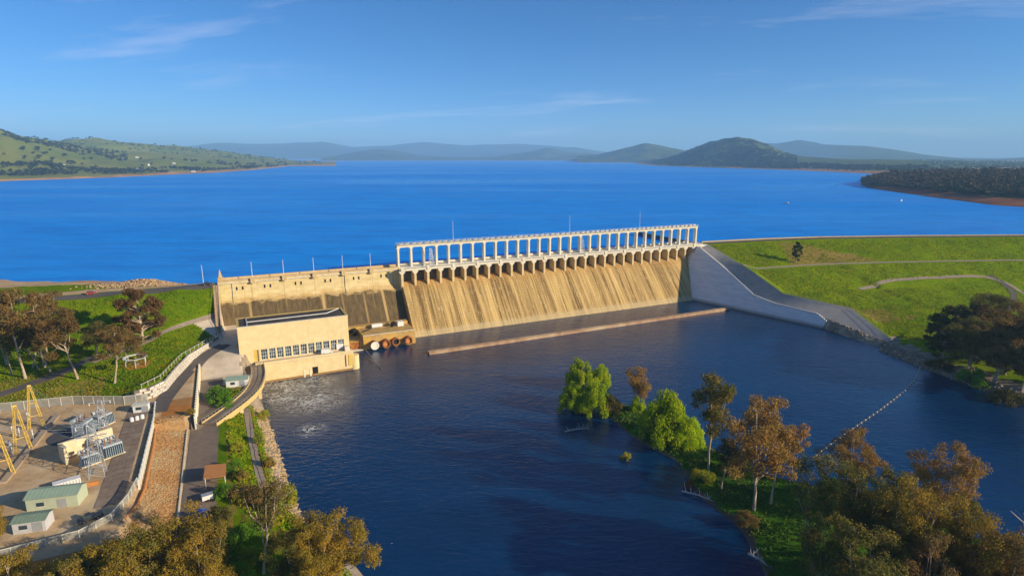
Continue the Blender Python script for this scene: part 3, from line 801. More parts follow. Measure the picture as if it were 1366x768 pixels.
# stairs down the left end of the dam
sw_ = empty('stairway', W(-94.2, 2, 0), TH)
tag(sw_, 'long stair with rusty handrails running down the left end wall of the dam', 'stairs')
stz = [(3, 33.2), (34, 15.2)]
sm2 = MB()
for i in range(44):
    f = i/43; t = 3+31*f; z = 33.2-18*f
    sm2.box(-.9, .9, -(t-2)-.72, -(t-2)+.02, z-1.0, z)
sm2.build('steps', surf('stair_concrete', (.52, .40, .26), (.40, .30, .19), .6), sw_)
for x in (-1.0, 1.0):
    m = MB(); m.tube([(x, -1, 34.3), (x, -32, 16.3)], .09, 5)
    for i in range(12):
        f = i/11; m.tube([(x, -1-31*f, 32.6-18*f), (x, -1-31*f, 34.3-18*f)], .06, 4)
    m.build('handrail', m_rust, sw_)
MB().prism([(-1, 31.6), (-1, 33.6), (-34, 15.4), (-34, 13)], 1.15, 1.7).build('side_wall', surf('stair_wall', (.66, .54, .38), (.52, .40, .27), .5), sw_)

# ================================================================ power house
ph = empty('power_house', W(-63, 50, 0), TH)
tag(ph, 'cream rendered power house with long window band at the toe of the dam', 'building')
def pl(s): return s + 63
def py(t): return -(t - 50)
X0, X1, YF, YB, ZR = pl(-86.5), pl(-40.2), py(57), py(40.5), 24.5
WX0, WX1, WZ0, WZ1 = pl(-78.4), pl(-42.3), 8.9, 13.7
m = MB()
m.box(X0, X1, YF, YF+.8, WZ1, ZR)                                    # front wall above windows
m.box(X0, WX0-2.6, YF+.002, YF+.8, 4, WZ1)
m.box(WX0-.6, WX0, YF+.002, YF+.8, 6, WZ1)
m.box(WX1, X1, YF+.002, YF+.8, 6, WZ1)
m.box(WX0, WX1, YF+.002, YF+.8, 6, WZ0)
m.box(X0, X0+.7, YF+.8, YB, 4, ZR-.002); m.box(X1-.7, X1, YF+.8, YB, 4, ZR-.002); m.box(X0+.7, X1-.7, YB-.7, YB, 4, ZR-.003)
m.build('wall', m_house, ph)
MB().box(WX0-2.6, WX0-.6, YF+.5, YF+.7, 8.3, WZ1-.01).build('door', surf('yellow_door_panel', (.66, .48, .12), (.55, .39, .09), .6), ph)
rf = MB().box(X0+.72, X1-.72, YF+.82, YB-.72, 24.0, 24.38).build('roof', m_roofdark, ph)
MB().tube([(X0+4, YF+8, 24.5), (X1-8, YF+8.5, 24.5), (X1-1.5, YB-1.4, 24.5)], .22, 6).build('roof_pipe', m_white, rf)
MB().tube([(X0+4, YF+1.2, 24.5), (X0+4, YB-1.2, 24.5)], .3, 6).build('roof_pipe', m_steel, rf)
MB().box(X0-.15, X1+.15, YF-.15, YF+.9, ZR+.002, ZR+.18).build('coping', m_pale, ph)
cp = MB(); cp.box(X0-.15, X0+.85, YF+.9, YB+.15, ZR+.002, ZR+.18); cp.box(X1-.85, X1+.15, YF+.9, YB+.15, ZR+.002, ZR+.18); cp.box(X0+.85, X1-.85, YB-.85, YB+.15, ZR+.002, ZR+.18)
cp.build('coping', surf('yellow_edge_strip', (.62, .45, .14), (.5, .36, .11), .5), ph)
# string courses in the render, a hair proud
for z in (15.9, 18.6, 21.3): MB().box(X0+.1, X1-.1, YF-.05, YF+.001, z, z+.12).build('string_course', m_house, ph)
NW = 11
ww = (WX1-WX0)/NW
pil = MB().box(-.32, .32, -.12, .7, WZ0, WZ1-.002).mesh('pilaster', m_house)
fr = MB()
x0, x1 = .34, ww-.34
for z in (WZ0, WZ0+1.55, WZ0+3.15, WZ1-.12): fr.box(x0, x1, .18, .32, z, z+.12)
for f in (0, 1/3, 2/3, 1): fr.box(x0+(x1-x0-.09)*f, x0+(x1-x0-.09)*f+.09, .19, .31, WZ0+.12, WZ1-.12)
fr_me = fr.mesh('window_frame', m_white)
pw = (x1-x0)/3
pane_me = [MB().box(.04, pw-.04, .24, .27, .02, 1.4).mesh('pane', g) for g in (m_glass, m_glass2)]
random.seed(5)
for i in range(NW+1): obj('pilaster', pil, ph, (WX0+i*ww, YF, 0))
for i in range(NW):
    w = obj('window', fr_me, ph, (WX0+i*ww, YF, 0))
    for c in range(3):
        for r in range(3):
            obj('pane', pane_me[random.random() < (.6 if r == 1 else .25)], w, (x0+c*pw, 0, WZ0+.13+r*1.56))
MB().box(WX0+.1, WX1-.1, YF+.9, YF+1.2, 7, 14.5).build('window_backing', m_dark, ph)
# draft-tube block with the terrace on the river
BX0, BX1, BY = pl(-80.6), pl(-39.6), py(62)
m = MB(); m.prism([(BY, -4), (BY, 8.2), (YF, 8.2), (YF, -4)], BX0, BX1); m.build('draft_tube_block', m_house, ph)
MB().box(BX0-.2, BX1+.3, BY-.25, YF-.01, 8.202, 8.5).build('terrace', m_apron, ph)
MB().box(BX0-.2, BX1+.3, BY-.3, BY-.02, 8.503, 9.3).build('terrace_parapet', m_house, ph)
for x in (pl(-56.6), pl(-79.6)): MB().box(x-1.2, x+1.2, BY-.03, BY+.3, -.5, 4.0).build('draft_opening', m_dark, ph)  # solid boxes on the face, painted dark for the shade of an opening
for x in (pl(-58.8), pl(-61.4)): MB().box(x-.2, x+.5, BY-.12, BY-.001, -.5, 3.4).build('guide_slot', m_pale, ph)
MB().box(BX0+.1, BX1-.1, BY-.06, BY-.003, -.6, .9).build('tide_stain', surf('water_stain', (.40, .24, .08), (.28, .16, .06), .4), ph)
# rounded corner stair on the right end
m = MB(); m.tube([(BX1+.6, BY+1.8, -3), (BX1+.6, BY+1.8, 6.6)], 2.2, 14); m.build('corner_pier', m_house, ph)
MB().tube([(BX1-3.4, BY-.25, 2), (BX1-3.4, BY-.3, 7.2), (BX1-3.2, BY+.6, 8.9)], .14, 6).build('ladder', m_rust, ph)
MB().box(BX1-2.2, BX1-.3, BY-.22, BY-.01, 2.2, 7.6).build('access_hatch', m_yellow, ph)
MB().box(X1-2.5, X1-.4, YF-2.6, YF-.2, 8.505, 10.6).build('terrace_cabin', m_pale, ph)
MB().box(X1-5.9, X1-2.8, YF-.4, YF-.004, 9.2, 11.6).build('wall_panel', m_white, ph)

# ================================================================ outlet works
ow = empty('outlet_works', W(-18, 30, 0), TH)
tag(ow, 'stained concrete valve block with four round outlet pipes beside the spillway foot', 'valve block')
def ox(s): return s+18
def oy(t): return -(t-30)
m_ow = surf('ochre_stained_concrete', (.60, .40, .14), (.34, .22, .09), .35, .9, .15, (.66, .38, .06), .12, .4)
MB().prism([(oy(36), -4), (oy(36), 6.2), (oy(35), 7.2), (oy(18.3), 7.2), (oy(18.3), -4)], ox(-29.5), ox(-2.5)).build('valve_block', m_ow, ow)
MB().box(ox(-39), ox(-29.6), oy(34), oy(18.3), -4, 4.4).build('lower_block', m_ow, ow)
MB().box(ox(-36.5), ox(-31), oy(34)-.06, oy(34)+.2, .4, 4.1).build('sluice_door', m_rust, ow)
MB().box(ox(-38.6), ox(-29.7), oy(36.5), oy(34.07), 0.1, .5).build('landing', m_pale, ow)
MB().box(ox(-29.5), ox(-2.5), oy(36)-.06, oy(35.2), 7.21, 7.45).build('kerb', m_pale, ow)
MB().box(ox(-39), ox(-2.5), oy(22), oy(18.31), 7.21, 8.6).build('rear_ledge', m_ow, ow)
def ring(r0, r1, y0, y1, n=20):
    m = MB(); v = []
    for y, r in ((y0, r1), (y0, r0), (y1, r0), (y1, r1)): v += [(r*math.cos(2*math.pi*k/n), y, r*math.sin(2*math.pi*k/n)) for k in range(n)]
    f = [(a*n+k, a*n+(k+1) % n, ((a+1) % 4)*n+(k+1) % n, ((a+1) % 4)*n+k) for a in range(4) for k in range(n)]
    return m.add(v, f)
for s, mt, inner_m, ln in ((-24.6, m_white, surf('cream_pipe_cap', (.85, .78, .62), (.75, .66, .5), .6), 3.6), (-18.6, m_rust, m_orange, 3.2), (-13.2, m_rust, m_black, 1.6), (-6.8, m_rust, m_orange, 3.0)):
    p = ring(1.55, 2.0, -ln, 0).build('outlet_pipe', m_rust, ow, (ox(s), oy(36), 2.7))
    ring(1.5, 2.12, -ln-.25, -ln+.02).build('flange', mt, p)
    MB().tube([(0, -ln+.6 if s > -24 else -ln-.1, 0), (0, -.2, 0)], 1.5, 18).build('valve_cone', inner_m, p)
MB().tube([(ox(-22.5), oy(24), 8.5), (ox(-17), oy(24), 8.5)], 1.15, 12).build('pressure_tank', m_white, ow)
MB().box(ox(-9), ox(-5.8), oy(26), oy(23), 7.2, 9.6).build('valve_cabin', m_white, ow)
MB().tube([(ox(-12), oy(25), 7.2), (ox(-12), oy(25), 9.0), (ox(-10.4), oy(25), 9.4)], .9, 10).build('vent_pipe', m_dark, ow)
MB().obox((ox(-26), oy(27), 7.25), 6, .5, .35, .7).build('jib_arm', m_black, ow)
MB().box(ox(-32), ox(-30.6), oy(24), oy(22.6), 4.4, 8.3).build('hoist_post', m_black, ow)
tag(MB().tube([at(487, 466, 2.5), at(497, 478, 1.0), at(509, 492, .15)], [.22, .2, .16], 6).build('timber_spar', m_timber), 'thin pole slanting from the valve landing into the dark water', 'pole')
# ================================================================ roads and tracks
strip('crest_road', [(-93, 1), (-134, 1), (-177, 1.5), (-230, 2), (-415, 3)], 7.0, m_asphalt, h_left, .14, 'grey sealed crest road running left from the dam end', 'road')
strip('access_road', [(-91.5, 44), (-98, 51), (-104, 61), (-108.6, 80), (-112.2, 97), (-113.2, 108)], 5.6, m_asphalt, h_left, .12, 'dark access road between the white block wall and the car park', 'road')
strip('lower_road', [(-97.6, 72), (-98, 100), (-99.2, 118), (-99.6, 150), (-100, 190), (-101, 235)], 8.2, m_roadtan, h_left, .12, 'lower service road running down the left bank past the orange shelter', 'road')
strip('path', [(-95, 18.5), (-109, 26.5), (-116, 34), (-128, 48), (-138, 60)], 2.6, m_track, h_left, .16, 'narrow pale path crossing the green slope left of the dam', 'path')
strip('park_road', [ast(-60, 536, 15.5), ast(0, 521, 15.5), ast(60, 504, 15.8), ast(100, 492, 16.5), ast(128, 478, 17.5)], 4.4, m_asphalt, h_left, .16, 'grey park road curving under the gum trees', 'road')
strip('river_walk', [(-86.2, 100), (-85.6, 128), (-84.8, 150), (-83.5, 168)], 2.2, m_track, h_left, .12, 'narrow river walk below the lower road', 'path')
ss = np.linspace(229, 890, 60)
strip('embankment_road', [(s, float(crest_r(s))-5.2) for s in ss], 7.4, m_asphalt, h_right, .14, 'grey road along the top of the right embankment', 'road', dens=3)
strip('berm_track', [(222, float(crest_r(226))+37.6)]+[(s, float(crest_r(s))+37.6/(.94 if s > 300 else 1)) for s in np.linspace(232, 600, 40)], 2.6, m_track, h_right, .16, 'pale gravel track halfway down the right embankment', 'track', dens=3)
strip('lower_track', [ast(1147, 386, 10.4), ast(1190, 380.5, 10.4), ast(1240, 378, 10.4), ast(1310, 376, 10.4), ast(1345, 380, 10), ast(1366, 388, 9), ast(1400, 396, 8)], 3.0, m_track, h_right, .2, 'pale track crossing the lower grass of the right embankment', 'track', dens=2)
strip('bank_road', [ast(1318, 376, 10.2), ast(1340, 381, 9.6), ast(1354, 391, 8), ast(1352, 405, 6), ast(1330, 425, 5), ast(1318, 450, 4.6)], 4.0, m_asphalt, h_right, .2, 'short dark road dropping towards the trees on the right bank', 'road', dens=2)
# guard wall along the right crest road
gw = empty('guard_wall', W(300, 5, 33.5)); tag(gw, 'low white guard wall along the lake side of the embankment road', 'wall')
for a, b in zip(ss[:-1], ss[1:]):
    if a > 560: break
    p, q = W(a, float(crest_r(a))-9.7, 0), W(b, float(crest_r(b))-9.7, 0); d = q-p
    MB().obox((0, 0, 0), d.length-.08, .4, 1.0, math.atan2(d.y, d.x), 0).build('wall_panel', m_parapet, gw, (p+q)/2 + Vector((0, 0, 33.4)) - gw.location)

# ================================================================ generic builders
def polyline(pts, step):
    out = []
    for a, b in zip(pts[:-1], pts[1:]):
        n = max(1, round(math.dist(a, b)/step))
        out += [tuple(a[k]+(b[k]-a[k])*i/n for k in range(len(a))) for i in range(n)]
    return out+[pts[-1]]
def fence(label, pts, h, step, pmat, postmat, z0=12.0, thick=.06, postr=.08, name='mesh_fence', gap=.1, cap=None):
    P = polyline(pts, step); o = W(*P[0], z0)
    f = empty(name, o); tag(f, label, 'fence')
    post = MB().box(-postr, postr, -postr, postr, -.3, h+.15).mesh('post', postmat)
    panels = {}
    for i, p in enumerate(P):
        w = W(*p, z0); d = (W(*P[min(i+1, len(P)-1)], z0) - W(*P[max(i-1, 0)], z0)); rz = math.atan2(d.y, d.x)
        obj('post', post, f, w-o, rz)
        if i < len(P)-1:
            q = W(*P[i+1], z0); d = q-w; L = round(d.length, 1)
            if L not in panels: panels[L] = MB().box(-L/2+postr+.02, L/2-postr-.02, -thick/2, thick/2, gap, h).mesh('panel', pmat)
            pn = obj('panel', panels[L], f, (w+q)/2-o, math.atan2(d.y, d.x))
            if cap: 
                if ('c', L) not in panels: panels[('c', L)] = MB().box(-L/2, L/2, -.1, .1, h+.01, h+.14).mesh('rail', cap)
                obj('rail', panels[('c', L)], pn)
    return f
def shed(name, label, a, b, depth, z0, h, hr_, wall, roof, cat='shed', door=True):
    """gabled shed: front wall foot runs from world point a to b, body lies behind it"""
    a, b = Vector((a.x, a.y, 0)), Vector((b.x, b.y, 0)); d = b-a; L = d.length; rz = math.atan2(d.y, d.x)
    c = (a+b)/2; e_ = empty(name, (c.x, c.y, z0), rz); tag(e_, label, cat)
    m = MB().prism([(0, -.4), (0, h), (depth/2, h+hr_), (depth, h), (depth, -.4)], -L/2, L/2); m.build('wall', wall, e_)
    for s_ in (0, 1):
        y0, y1 = (-.35, depth/2) if s_ == 0 else (depth+.35, depth/2)
        zb = h - hr_*.35/(depth/2) + .06
        r = MB().add([(-L/2-.3, y0, zb), (L/2+.3, y0, zb), (L/2+.3, y1, h+hr_+.08), (-L/2-.3, y1, h+hr_+.08), (-L/2-.3, y0, zb+.1), (L/2+.3, y0, zb+.1), (L/2+.3, y1, h+hr_+.18), (-L/2-.3, y1, h+hr_+.18)],
               [(0, 3, 2, 1), (4, 5, 6, 7), (0, 1, 5, 4), (1, 2, 6, 5), (2, 3, 7, 6), (3, 0, 4, 7)]).build('roof', roof, e_)
        rb = MB()
        for k in range(int(L/.9)): rb.add([(-L/2+k*.9, y0, zb+.102), (-L/2+k*.9+.1, y0, zb+.102), (-L/2+k*.9+.1, y1, h+hr_+.19), (-L/2+k*.9, y1, h+hr_+.19), (-L/2+k*.9+.05, y0, zb+.16), (-L/2+k*.9+.05, y1, h+hr_+.245)], [(0, 4, 5, 3), (4, 1, 2, 5), (0, 1, 4)])
        rb.build('roof_rib', roof, r)
    if door:
        MB().box(L*.1, L*.1+2.0, -.06, -.002, .1, min(2.4, h-.3)).build('door', m_steel, e_)
        w = MB().box(-L*.3, -L*.3+1.6, -.07, -.002, 1.0, 2.0).build('window', m_glass, e_)
        MB().box(-L*.3-.1, -L*.3+1.7, -.12, -.004, .86, .98).build('sill', m_white, w)
    return e_
def car(label, loc, rz, paint, kind='car', cat='car', name='parked_car', group=None):
    c = empty(name, loc, rz); tag(c, label, cat, group)
    if kind == 'car': pr = [(-2.15, .35), (-2.15, .85), (-1.9, .95), (1.0, .98), (2.0, .82), (2.2, .6), (2.2, .35)]; cb = [(-1.75, .96), (-1.35, 1.48), (.35, 1.5), (1.1, .97)]
    elif kind == 'van': pr = [(-2.5, .4), (-2.5, 1.1), (1.7, 1.1), (2.35, 1.0), (2.5, .7), (2.5, .4)]; cb = [(-2.45, 1.11), (-2.4, 2.15), (1.1, 2.2), (1.75, 1.11)]
    else: pr = [(-2.5, .45), (-2.5, 1.0), (1.2, 1.0), (2.4, .95), (2.5, .5)]; cb = [(-.3, 1.01), (-.15, 1.7), (.9, 1.7), (1.4, 1.01)]
    def prof(p, w): # side profile (x,z) to a body w wide
        n = len(p); m = MB(); m.add([(x, -w, z) for x, z in p]+[(x, w, z) for x, z in p], [tuple(range(n))[::-1], tuple(range(n, 2*n))]+[(i, (i+1) % n, n+(i+1) % n, n+i) for i in range(n)]); return m
    prof(pr, .9).build('body', paint, c)
    cab = prof(cb, .78).build('cabin_glass', m_glass if kind != 'van' else paint, c)
    zt = max(z for x, z in cb); xa = min(x for x, z in cb if z > zt-.1); xb = max(x for x, z in cb if z > zt-.1)
    MB().box(xa-.02, xb+.02, -.8, .8, zt-.03, zt+.05).build('roof', paint, c)
    if kind == 'van': MB().box(1.2, 1.5, -.7, .7, 1.3, 1.9).build('windscreen', m_glass, c)
    tyre = MB().tube([(0, -.12, 0), (0, .12, 0)], .34, 12).mesh('tyre', m_black); rim = MB().tube([(0, -.13, 0), (0, .13, 0)], .2, 8).mesh('rim', m_steel)
    for x in (-1.35, 1.4):
        for y in (-.82, .82):
            w = obj('wheel', tyre, c, (x, y, .34)); obj('rim', rim, w)
    for y in (-.6, .6): MB().box(pr[-2][0]-.03, pr[-2][0]+.03, y-.18, y+.18, .58, .74).build('headlight', m_white, c)
    return c
def hz(p):                          # world point set on the left-bank ground
    s, t = st(p); return Vector((p.x, p.y, hl(s, t)))
def lp_(px, py, z, lift=0.0):
    p = hz(at(px, py, z)); p.z += lift; return p

# ================================================================ retaining walls
bw = empty('block_retaining_wall', W(-108, 70, 12)); tag(bw, 'curved wall of pale stone blocks holding up the green slope above the access road', 'retaining wall')
line = polyline([(-94.4, 36.2), (-105.6, 58.9), (-109.6, 75), (-112.0, 87), (-116, 92.6), (-121, 94.4)], 2.3)
m_block = surf('pale_limestone_block', (.74, .68, .58), (.60, .54, .45), .9, .9, .15, (.50, .44, .36), .5, .4)
blk = [MB().box(-1.03, 1.03, -.42-.07*k, .32, -.43, .43).mesh('stone_block', m_block) for k in range(3)]
random.seed(3)
for c in range(4):
    off = .5 if c % 2 else 0.0
    for i in range(len(line)-1):
        a, b = W(*line[i]), W(*line[i+1]); d = b-a
        if c > 2 and (i < 2): continue
        p = a.lerp(b, .5+off) if i < len(line)-2 or not off else None
        if p is None: continue
        p.z = 11.9 + c*1.06 + .5; nrm = Vector((d.y, -d.x, 0)).normalized()
        obj('stone_block', blk[random.randrange(3)], bw, p - nrm*c*-.06*-1 - bw.location, math.atan2(d.y, d.x))
core = MB()
for a, b in zip(line[:-1], line[1:]):
    p, q = W(*a), W(*b); d = q-p; core.obox(((p+q)/2) - bw.location, d.length+.1, .3, 4.2, math.atan2(d.y, d.x), -.2)
core.build('mortar_core', surf('mortar', (.20, .17, .14), (.15, .13, .11), .8), bw)
lw = empty('panel_retaining_wall', W(-101.9, 90, 8), TH); tag(lw, 'straight wall of ribbed pale concrete panels above the car park', 'retaining wall')
pn = MB().box(-.2, .2, -1.12, 1.12, -.6, 4.5).mesh('wall_panel', m_fencepale); pst = MB().box(-.25, .42, -.16, .16, -.6, 4.75).mesh('wall_post', m_pale)
for i in range(23):
    y = 90-(63+i*2.4)
    obj('wall_panel', pn, lw, (0, y-1.2, 0)); obj('wall_post', pst, lw, (0, y, 0))
fence('light wire fence on top of the pale block wall', [(-96.2, 37), (-108, 60), (-113.6, 84), (-119, 91.5)], 1.3, 3.2, m_fencepanel, m_white, 15.9, .02, .06, gap=.95)
fence('long grey mesh fence between the park and the substation yard', [(-117, 96.5), (-124, 95.6), (-140, 87.6), (-161, 84.4), (-205, 81.5)], 3.0, 3.6, m_fencepanel, m_fencepale, 12.0, .05, .1, cap=m_fencepale)
fence('straight pale panel wall along the rocky slope beside the substation', [(-114.6, 99), (-113.85, 114), (-113.85, 156)], 2.9, 3.0, m_fencepale, m_white, 9.8, .3, .22, name='panel_fence', gap=-.1, cap=m_white)
fence('curved grey mesh fence at the near corner of the substation yard', [(-113.9, 157), (-115, 165), (-117.5, 173), (-123, 177.5), (-138, 178.5), (-190, 178.5)], 1.8, 3.0, m_fencepanel, m_fencepale, 12.0, .05, .1, cap=m_fencepale)
orl = MB(); pts = [W(s, t, z) for s, t, z in ((-113.2, 117, 10.2), (-112.7, 130, 10.05), (-112.6, 156, 10.0), (-113.2, 165, 10.6), (-115.5, 174.5, 11.9))]
orl.tube(pts, .3, 6); tag(orl.build('orange_pipe', m_orange), 'rusty orange pipe lying along the foot of the pale panel wall', 'pipe')
kb = MB(); kb.grid(to_world(np.array([[-104.6, -104.2]]*34), np.repeat(np.linspace(117, 215, 34)[:, None], 2, 1), h_left(np.array([[-104.6, -104.2]]*34), np.repeat(np.linspace(117, 215, 34)[:, None], 2, 1))+.22))
kb = empty('kerb', W(-104.4, 117, 8)); tag(kb, 'pale concrete kerb between the rocky slope and the lower road', 'kerb')
for i in range(40):
    t = 117+i*2.4; p = W(-104.4, t+1.2, hl(-104.4, t+1.2)); MB().box(-.18, .18, -1.17, 1.17, -.3, .32).build('kerb_stone', m_pale, kb, p-kb.location, TH)

# ================================================================ curved access bridge
br = empty('curved_bridge', W(-82, 80, 0)); tag(br, 'curved concrete access bridge sweeping from the lower road to the power house door', 'bridge')
cl = np.array([ast(x, y, 8.6) for x, y in ((343, 486), (345, 496), (344, 506), (339.5, 517), (329, 528.5), (314, 540.5), (297, 552.5), (279, 565))])
for _ in range(3):
    mid = np.empty((len(cl)*2-1, 2)); mid[::2] = cl; mid[1::2] = (cl[1:]+cl[:-1])/2; cl = mid
    cl[1:-1] = .25*cl[:-2]+.5*cl[1:-1]+.25*cl[2:]
dd = np.gradient(cl, axis=0); dd /= np.linalg.norm(dd, axis=1)[:, None]; nn = np.stack([-dd[:, 1], dd[:, 0]], 1)
def ribbon(o0, o1, z0, z1):
    a, b = cl+nn*o0, cl+nn*o1; n = len(cl); m = MB(); o = br.location
    rows = [[W(*p, z) - o for p in q] for q, z in ((a, z0), (b, z0), (b, z1), (a, z1))]
    m.add([p for r in rows for p in r], [(k*n+i, k*n+i+1, ((k+1) % 4)*n+i+1, ((k+1) % 4)*n+i) for k in range(4) for i in range(n-1)]+[(0, n, 2*n, 3*n), (n-1, 4*n-1, 3*n-1, 2*n-1)])
    return m
ribbon(-2.7, 2.7, 8.1, 8.6).build('deck', surf('bridge_deck_concrete', (.30, .23, .16), (.22, .165, .115), .4, .9, .2, (.36, .29, .21), .15), br)
for k in (-1.5, 1.5): ribbon(k-.06, k+.06, 8.602, 8.62).build('wheel_track', m_asphalt, br)
for k in (-2.75, 2.45): ribbon(k, k+.3, 7.1, 9.0).build('edge_beam', surf('ochre_beam', (.68, .50, .20), (.54, .38, .15), .4), br)
bp = MB().box(-.08, .08, -.08, .08, 9.0, 9.9).mesh('railing_post', m_rail)
for k in (-2.6, 2.6):
    r_ = ribbon(k-.05, k+.05, 9.8, 9.92).build('railing', m_rail, br)
    for i in range(0, len(cl), 2): obj('railing_post', bp, r_, W(*(cl[i]+nn[i]*k), 0) - br.location - Vector((0, 0, 0)))
for i in (14, 26, 38):
    p = W(*cl[i], 0) - br.location; MB().obox(p, 3.6, 1.3, 10.2, math.atan2(dd[i][1], dd[i][0])+TH*0+math.pi/2-R(64), -3).build('bridge_pier', m_parapet, br)

# ================================================================ buildings, vehicles and yard
shed('white_shed', 'small white shed with pale green roof beside the curved bridge', at(302, 517, 8.2), at(331, 514, 8.2), 4.6, 8.2, 2.7, .7, m_white, m_roofgreen)
shed('long_green_shed', 'long pale green metal shed in the substation yard', at(36, 682, 12), at(105, 674, 12), 5.2, 12, 3.2, .9, m_wallgreen, m_roofgreen, door=True)
shed('small_green_shed', 'smaller shed with dull green roof and whitish walls near the yard corner', at(18, 713, 12), at(62, 707, 12), 4.0, 12, 2.8, .5, surf('off_white_cladding', (.58, .58, .58), (.46, .46, .48), .5), surf('dull_green_roof', (.22, .30, .22), (.17, .24, .18), .5))
# open shelter with an orange roof
q = [at(x, y, 10.6) for x, y in ((271.3, 638.4), (301.3, 634.9), (301.8, 618.5), (273.7, 620.8))]
c = sum(q, Vector())/4; sh = empty('roadside_shelter', (c.x, c.y, 7.6)); tag(sh, 'open shelter with flat orange roof beside the lower road', 'shelter')
rm = MB(); rm.add([p-sh.location for p in q]+[p-sh.location+Vector((0, 0, .22)) for p in q], [(0, 3, 2, 1), (4, 5, 6, 7), (0, 1, 5, 4), (1, 2, 6, 5), (2, 3, 7, 6), (3, 0, 4, 7)]); rm.build('roof', m_orange, sh)
for p in q:
    w = p.lerp(c, .12) - sh.location; MB().tube([(w.x, w.y, -.4), (w.x, w.y, 2.98)], .1, 6).build('post', m_white, sh)
MB().obox((0, 0, .45), 3.2, .5, .1, TH).build('bench', m_timber, sh)
car('bright blue car parked on the shaded lower road', lp_(271, 686, 7.8, .12), TH+R(100), m_blue)
tr = empty('box_trailer', lp_(277, 666, 7.8, .12), TH+R(10)); tag(tr, 'small white box trailer between the orange shelter and the blue car', 'trailer')
MB().box(-1.3, 1.3, -.8, .8, .5, 1.7).build('box', m_white, tr); MB().box(-1.35, 1.35, -.85, .85, 1.702, 1.78).build('lid', m_steel, tr)
MB().tube([(1.3, 0, .5), (2.4, 0, .4)], .06, 5).build('drawbar', m_steel, tr)
for y in (-.9, .9): MB().tube([(0, y-.1, .32), (0, y+.1, .32)], .32, 10).build('wheel', m_black, tr)
car('dark utility truck parked alone on the substation yard paving', lp_(121, 693, 12), TH+R(200), surf('dark_grey_paint', (.03, .035, .04), (.05, .05, .06), 1, .4, .5), 'ute', 'truck', 'utility_truck')
car('white van parked on the power house terrace', W(-50.8, 59.4, 8.51), TH, m_white, 'van', 'van', 'parked_van')
car('dark car at the left end of the dam crest road', W(-97.5, .5, hl(-97.5, .5)+.15), TH, surf('navy_paint', (.02, .03, .07), (.03, .04, .09), 1, .35, .5))
car('red car far along the crest road, left of the rock heap', W(-146, -1, hl(-146, -1)+.15), TH, surf('red_paint', (.5, .05, .03), (.4, .04, .03), 1, .35, .5))
# guard hut and white tanks by the yard gate
gt = shed('gate_hut', 'low cream hut with flat roof inside the substation gate', at(178, 551, 12), at(197, 549, 12), 3.0, 12, 2.5, .15, m_white, m_fencepale, cat='hut')
for i, (x, y) in enumerate(((176, 562), (183, 560), (190, 558))):
    t_ = MB().tube([(0, 0, -.1), (0, 0, 1.3)], .6, 12); t_.tube([(0, 0, 1.3), (0, 0, 1.5)], [.5, .2], 12)
    tag(t_.build('water_tank', m_white, None, lp_(x, y, 12)), ('leftmost', 'middle', 'rightmost')[i] + ' of the three small white tanks by the gate hut', 'tank', 'white tanks by the gate hut')
# white container on the orange kerbed pad
ct = empty('flat_container', lp_(90, 648, 12), TH+R(15)); tag(ct, 'white flat-topped container beside the long green shed', 'container')
MB().box(-2.9, 2.9, -1, 1, 0, 1.7).build('body', m_white, ct); MB().box(-2.95, 2.95, -1.05, 1.05, 1.702, 1.8).build('lid', m_white, ct)
for k in range(9): MB().box(-2.7+k*.65, -2.55+k*.65, -1.06, -1.001, .1, 1.6).build('rib', m_steel, ct)
a, b = at(76, 656, 12), at(132, 645, 12); d = b-a
tag(MB().obox((0, 0, 0), d.length, .5, 1.0, math.atan2(d.y, d.x), 0).build('orange_kerb_wall', m_orange, None, Vector(((a.x+b.x)/2, (a.y+b.y)/2, 12))), 'low orange wall in front of the lattice tower', 'wall')
# cable trough with lids
a, b = at(76, 555, 12), at(4, 645, 12); d = b-a; n = 26; rz = math.atan2(d.y, d.x)
tg = empty('cable_trough', (a.x, a.y, 12)); tag(tg, 'straight raised concrete cable trough running diagonally across the yard', 'cable trough')
MB().obox(d/2, d.length, 1.5, .55, rz, -.1).build('channel', m_trough, tg)
lid = MB().box(-d.length/n/2+.03, d.length/n/2-.03, -.85, .85, .452, .6).mesh('lid', m_trough)
for i in range(n): obj('lid', lid, tg, d*((i+.5)/n), rz)
# yellow A-frame columns
def aframe(c, label, rz, h=14):
    o = empty('yellow_a_frame', (c.x, c.y, 12), rz); tag(o, label, 'pylon', 'yellow A-frame pylons')
    for sx in (-1, 1):
        m = MB(); lattice(m, (sx*1.9, 0, -.1), (sx*.25, 0, h), .75, .4, 12, .085); m.build('leg', m_yellow, o)
    for f in (.3, .6): MB().box(-1.9*(1-f)-.2, 1.9*(1-f)+.2, -.1, .1, h*f, h*f+.18).build('cross_brace', m_yellow, o)
    MB().box(-.45, .45, -.3, .3, h, h+.5).build('cap', m_yellow, o)
    return o
yf = [at(49, 571, 12), at(31, 602, 12), at(6, 634, 12)]
for p, w in zip(yf, ('farthest from the camera, by the mesh fence', 'middle one of three', 'nearest the camera at the left picture edge')): aframe(p, 'yellow lattice A-frame pylon, ' + w, TH+R(18))
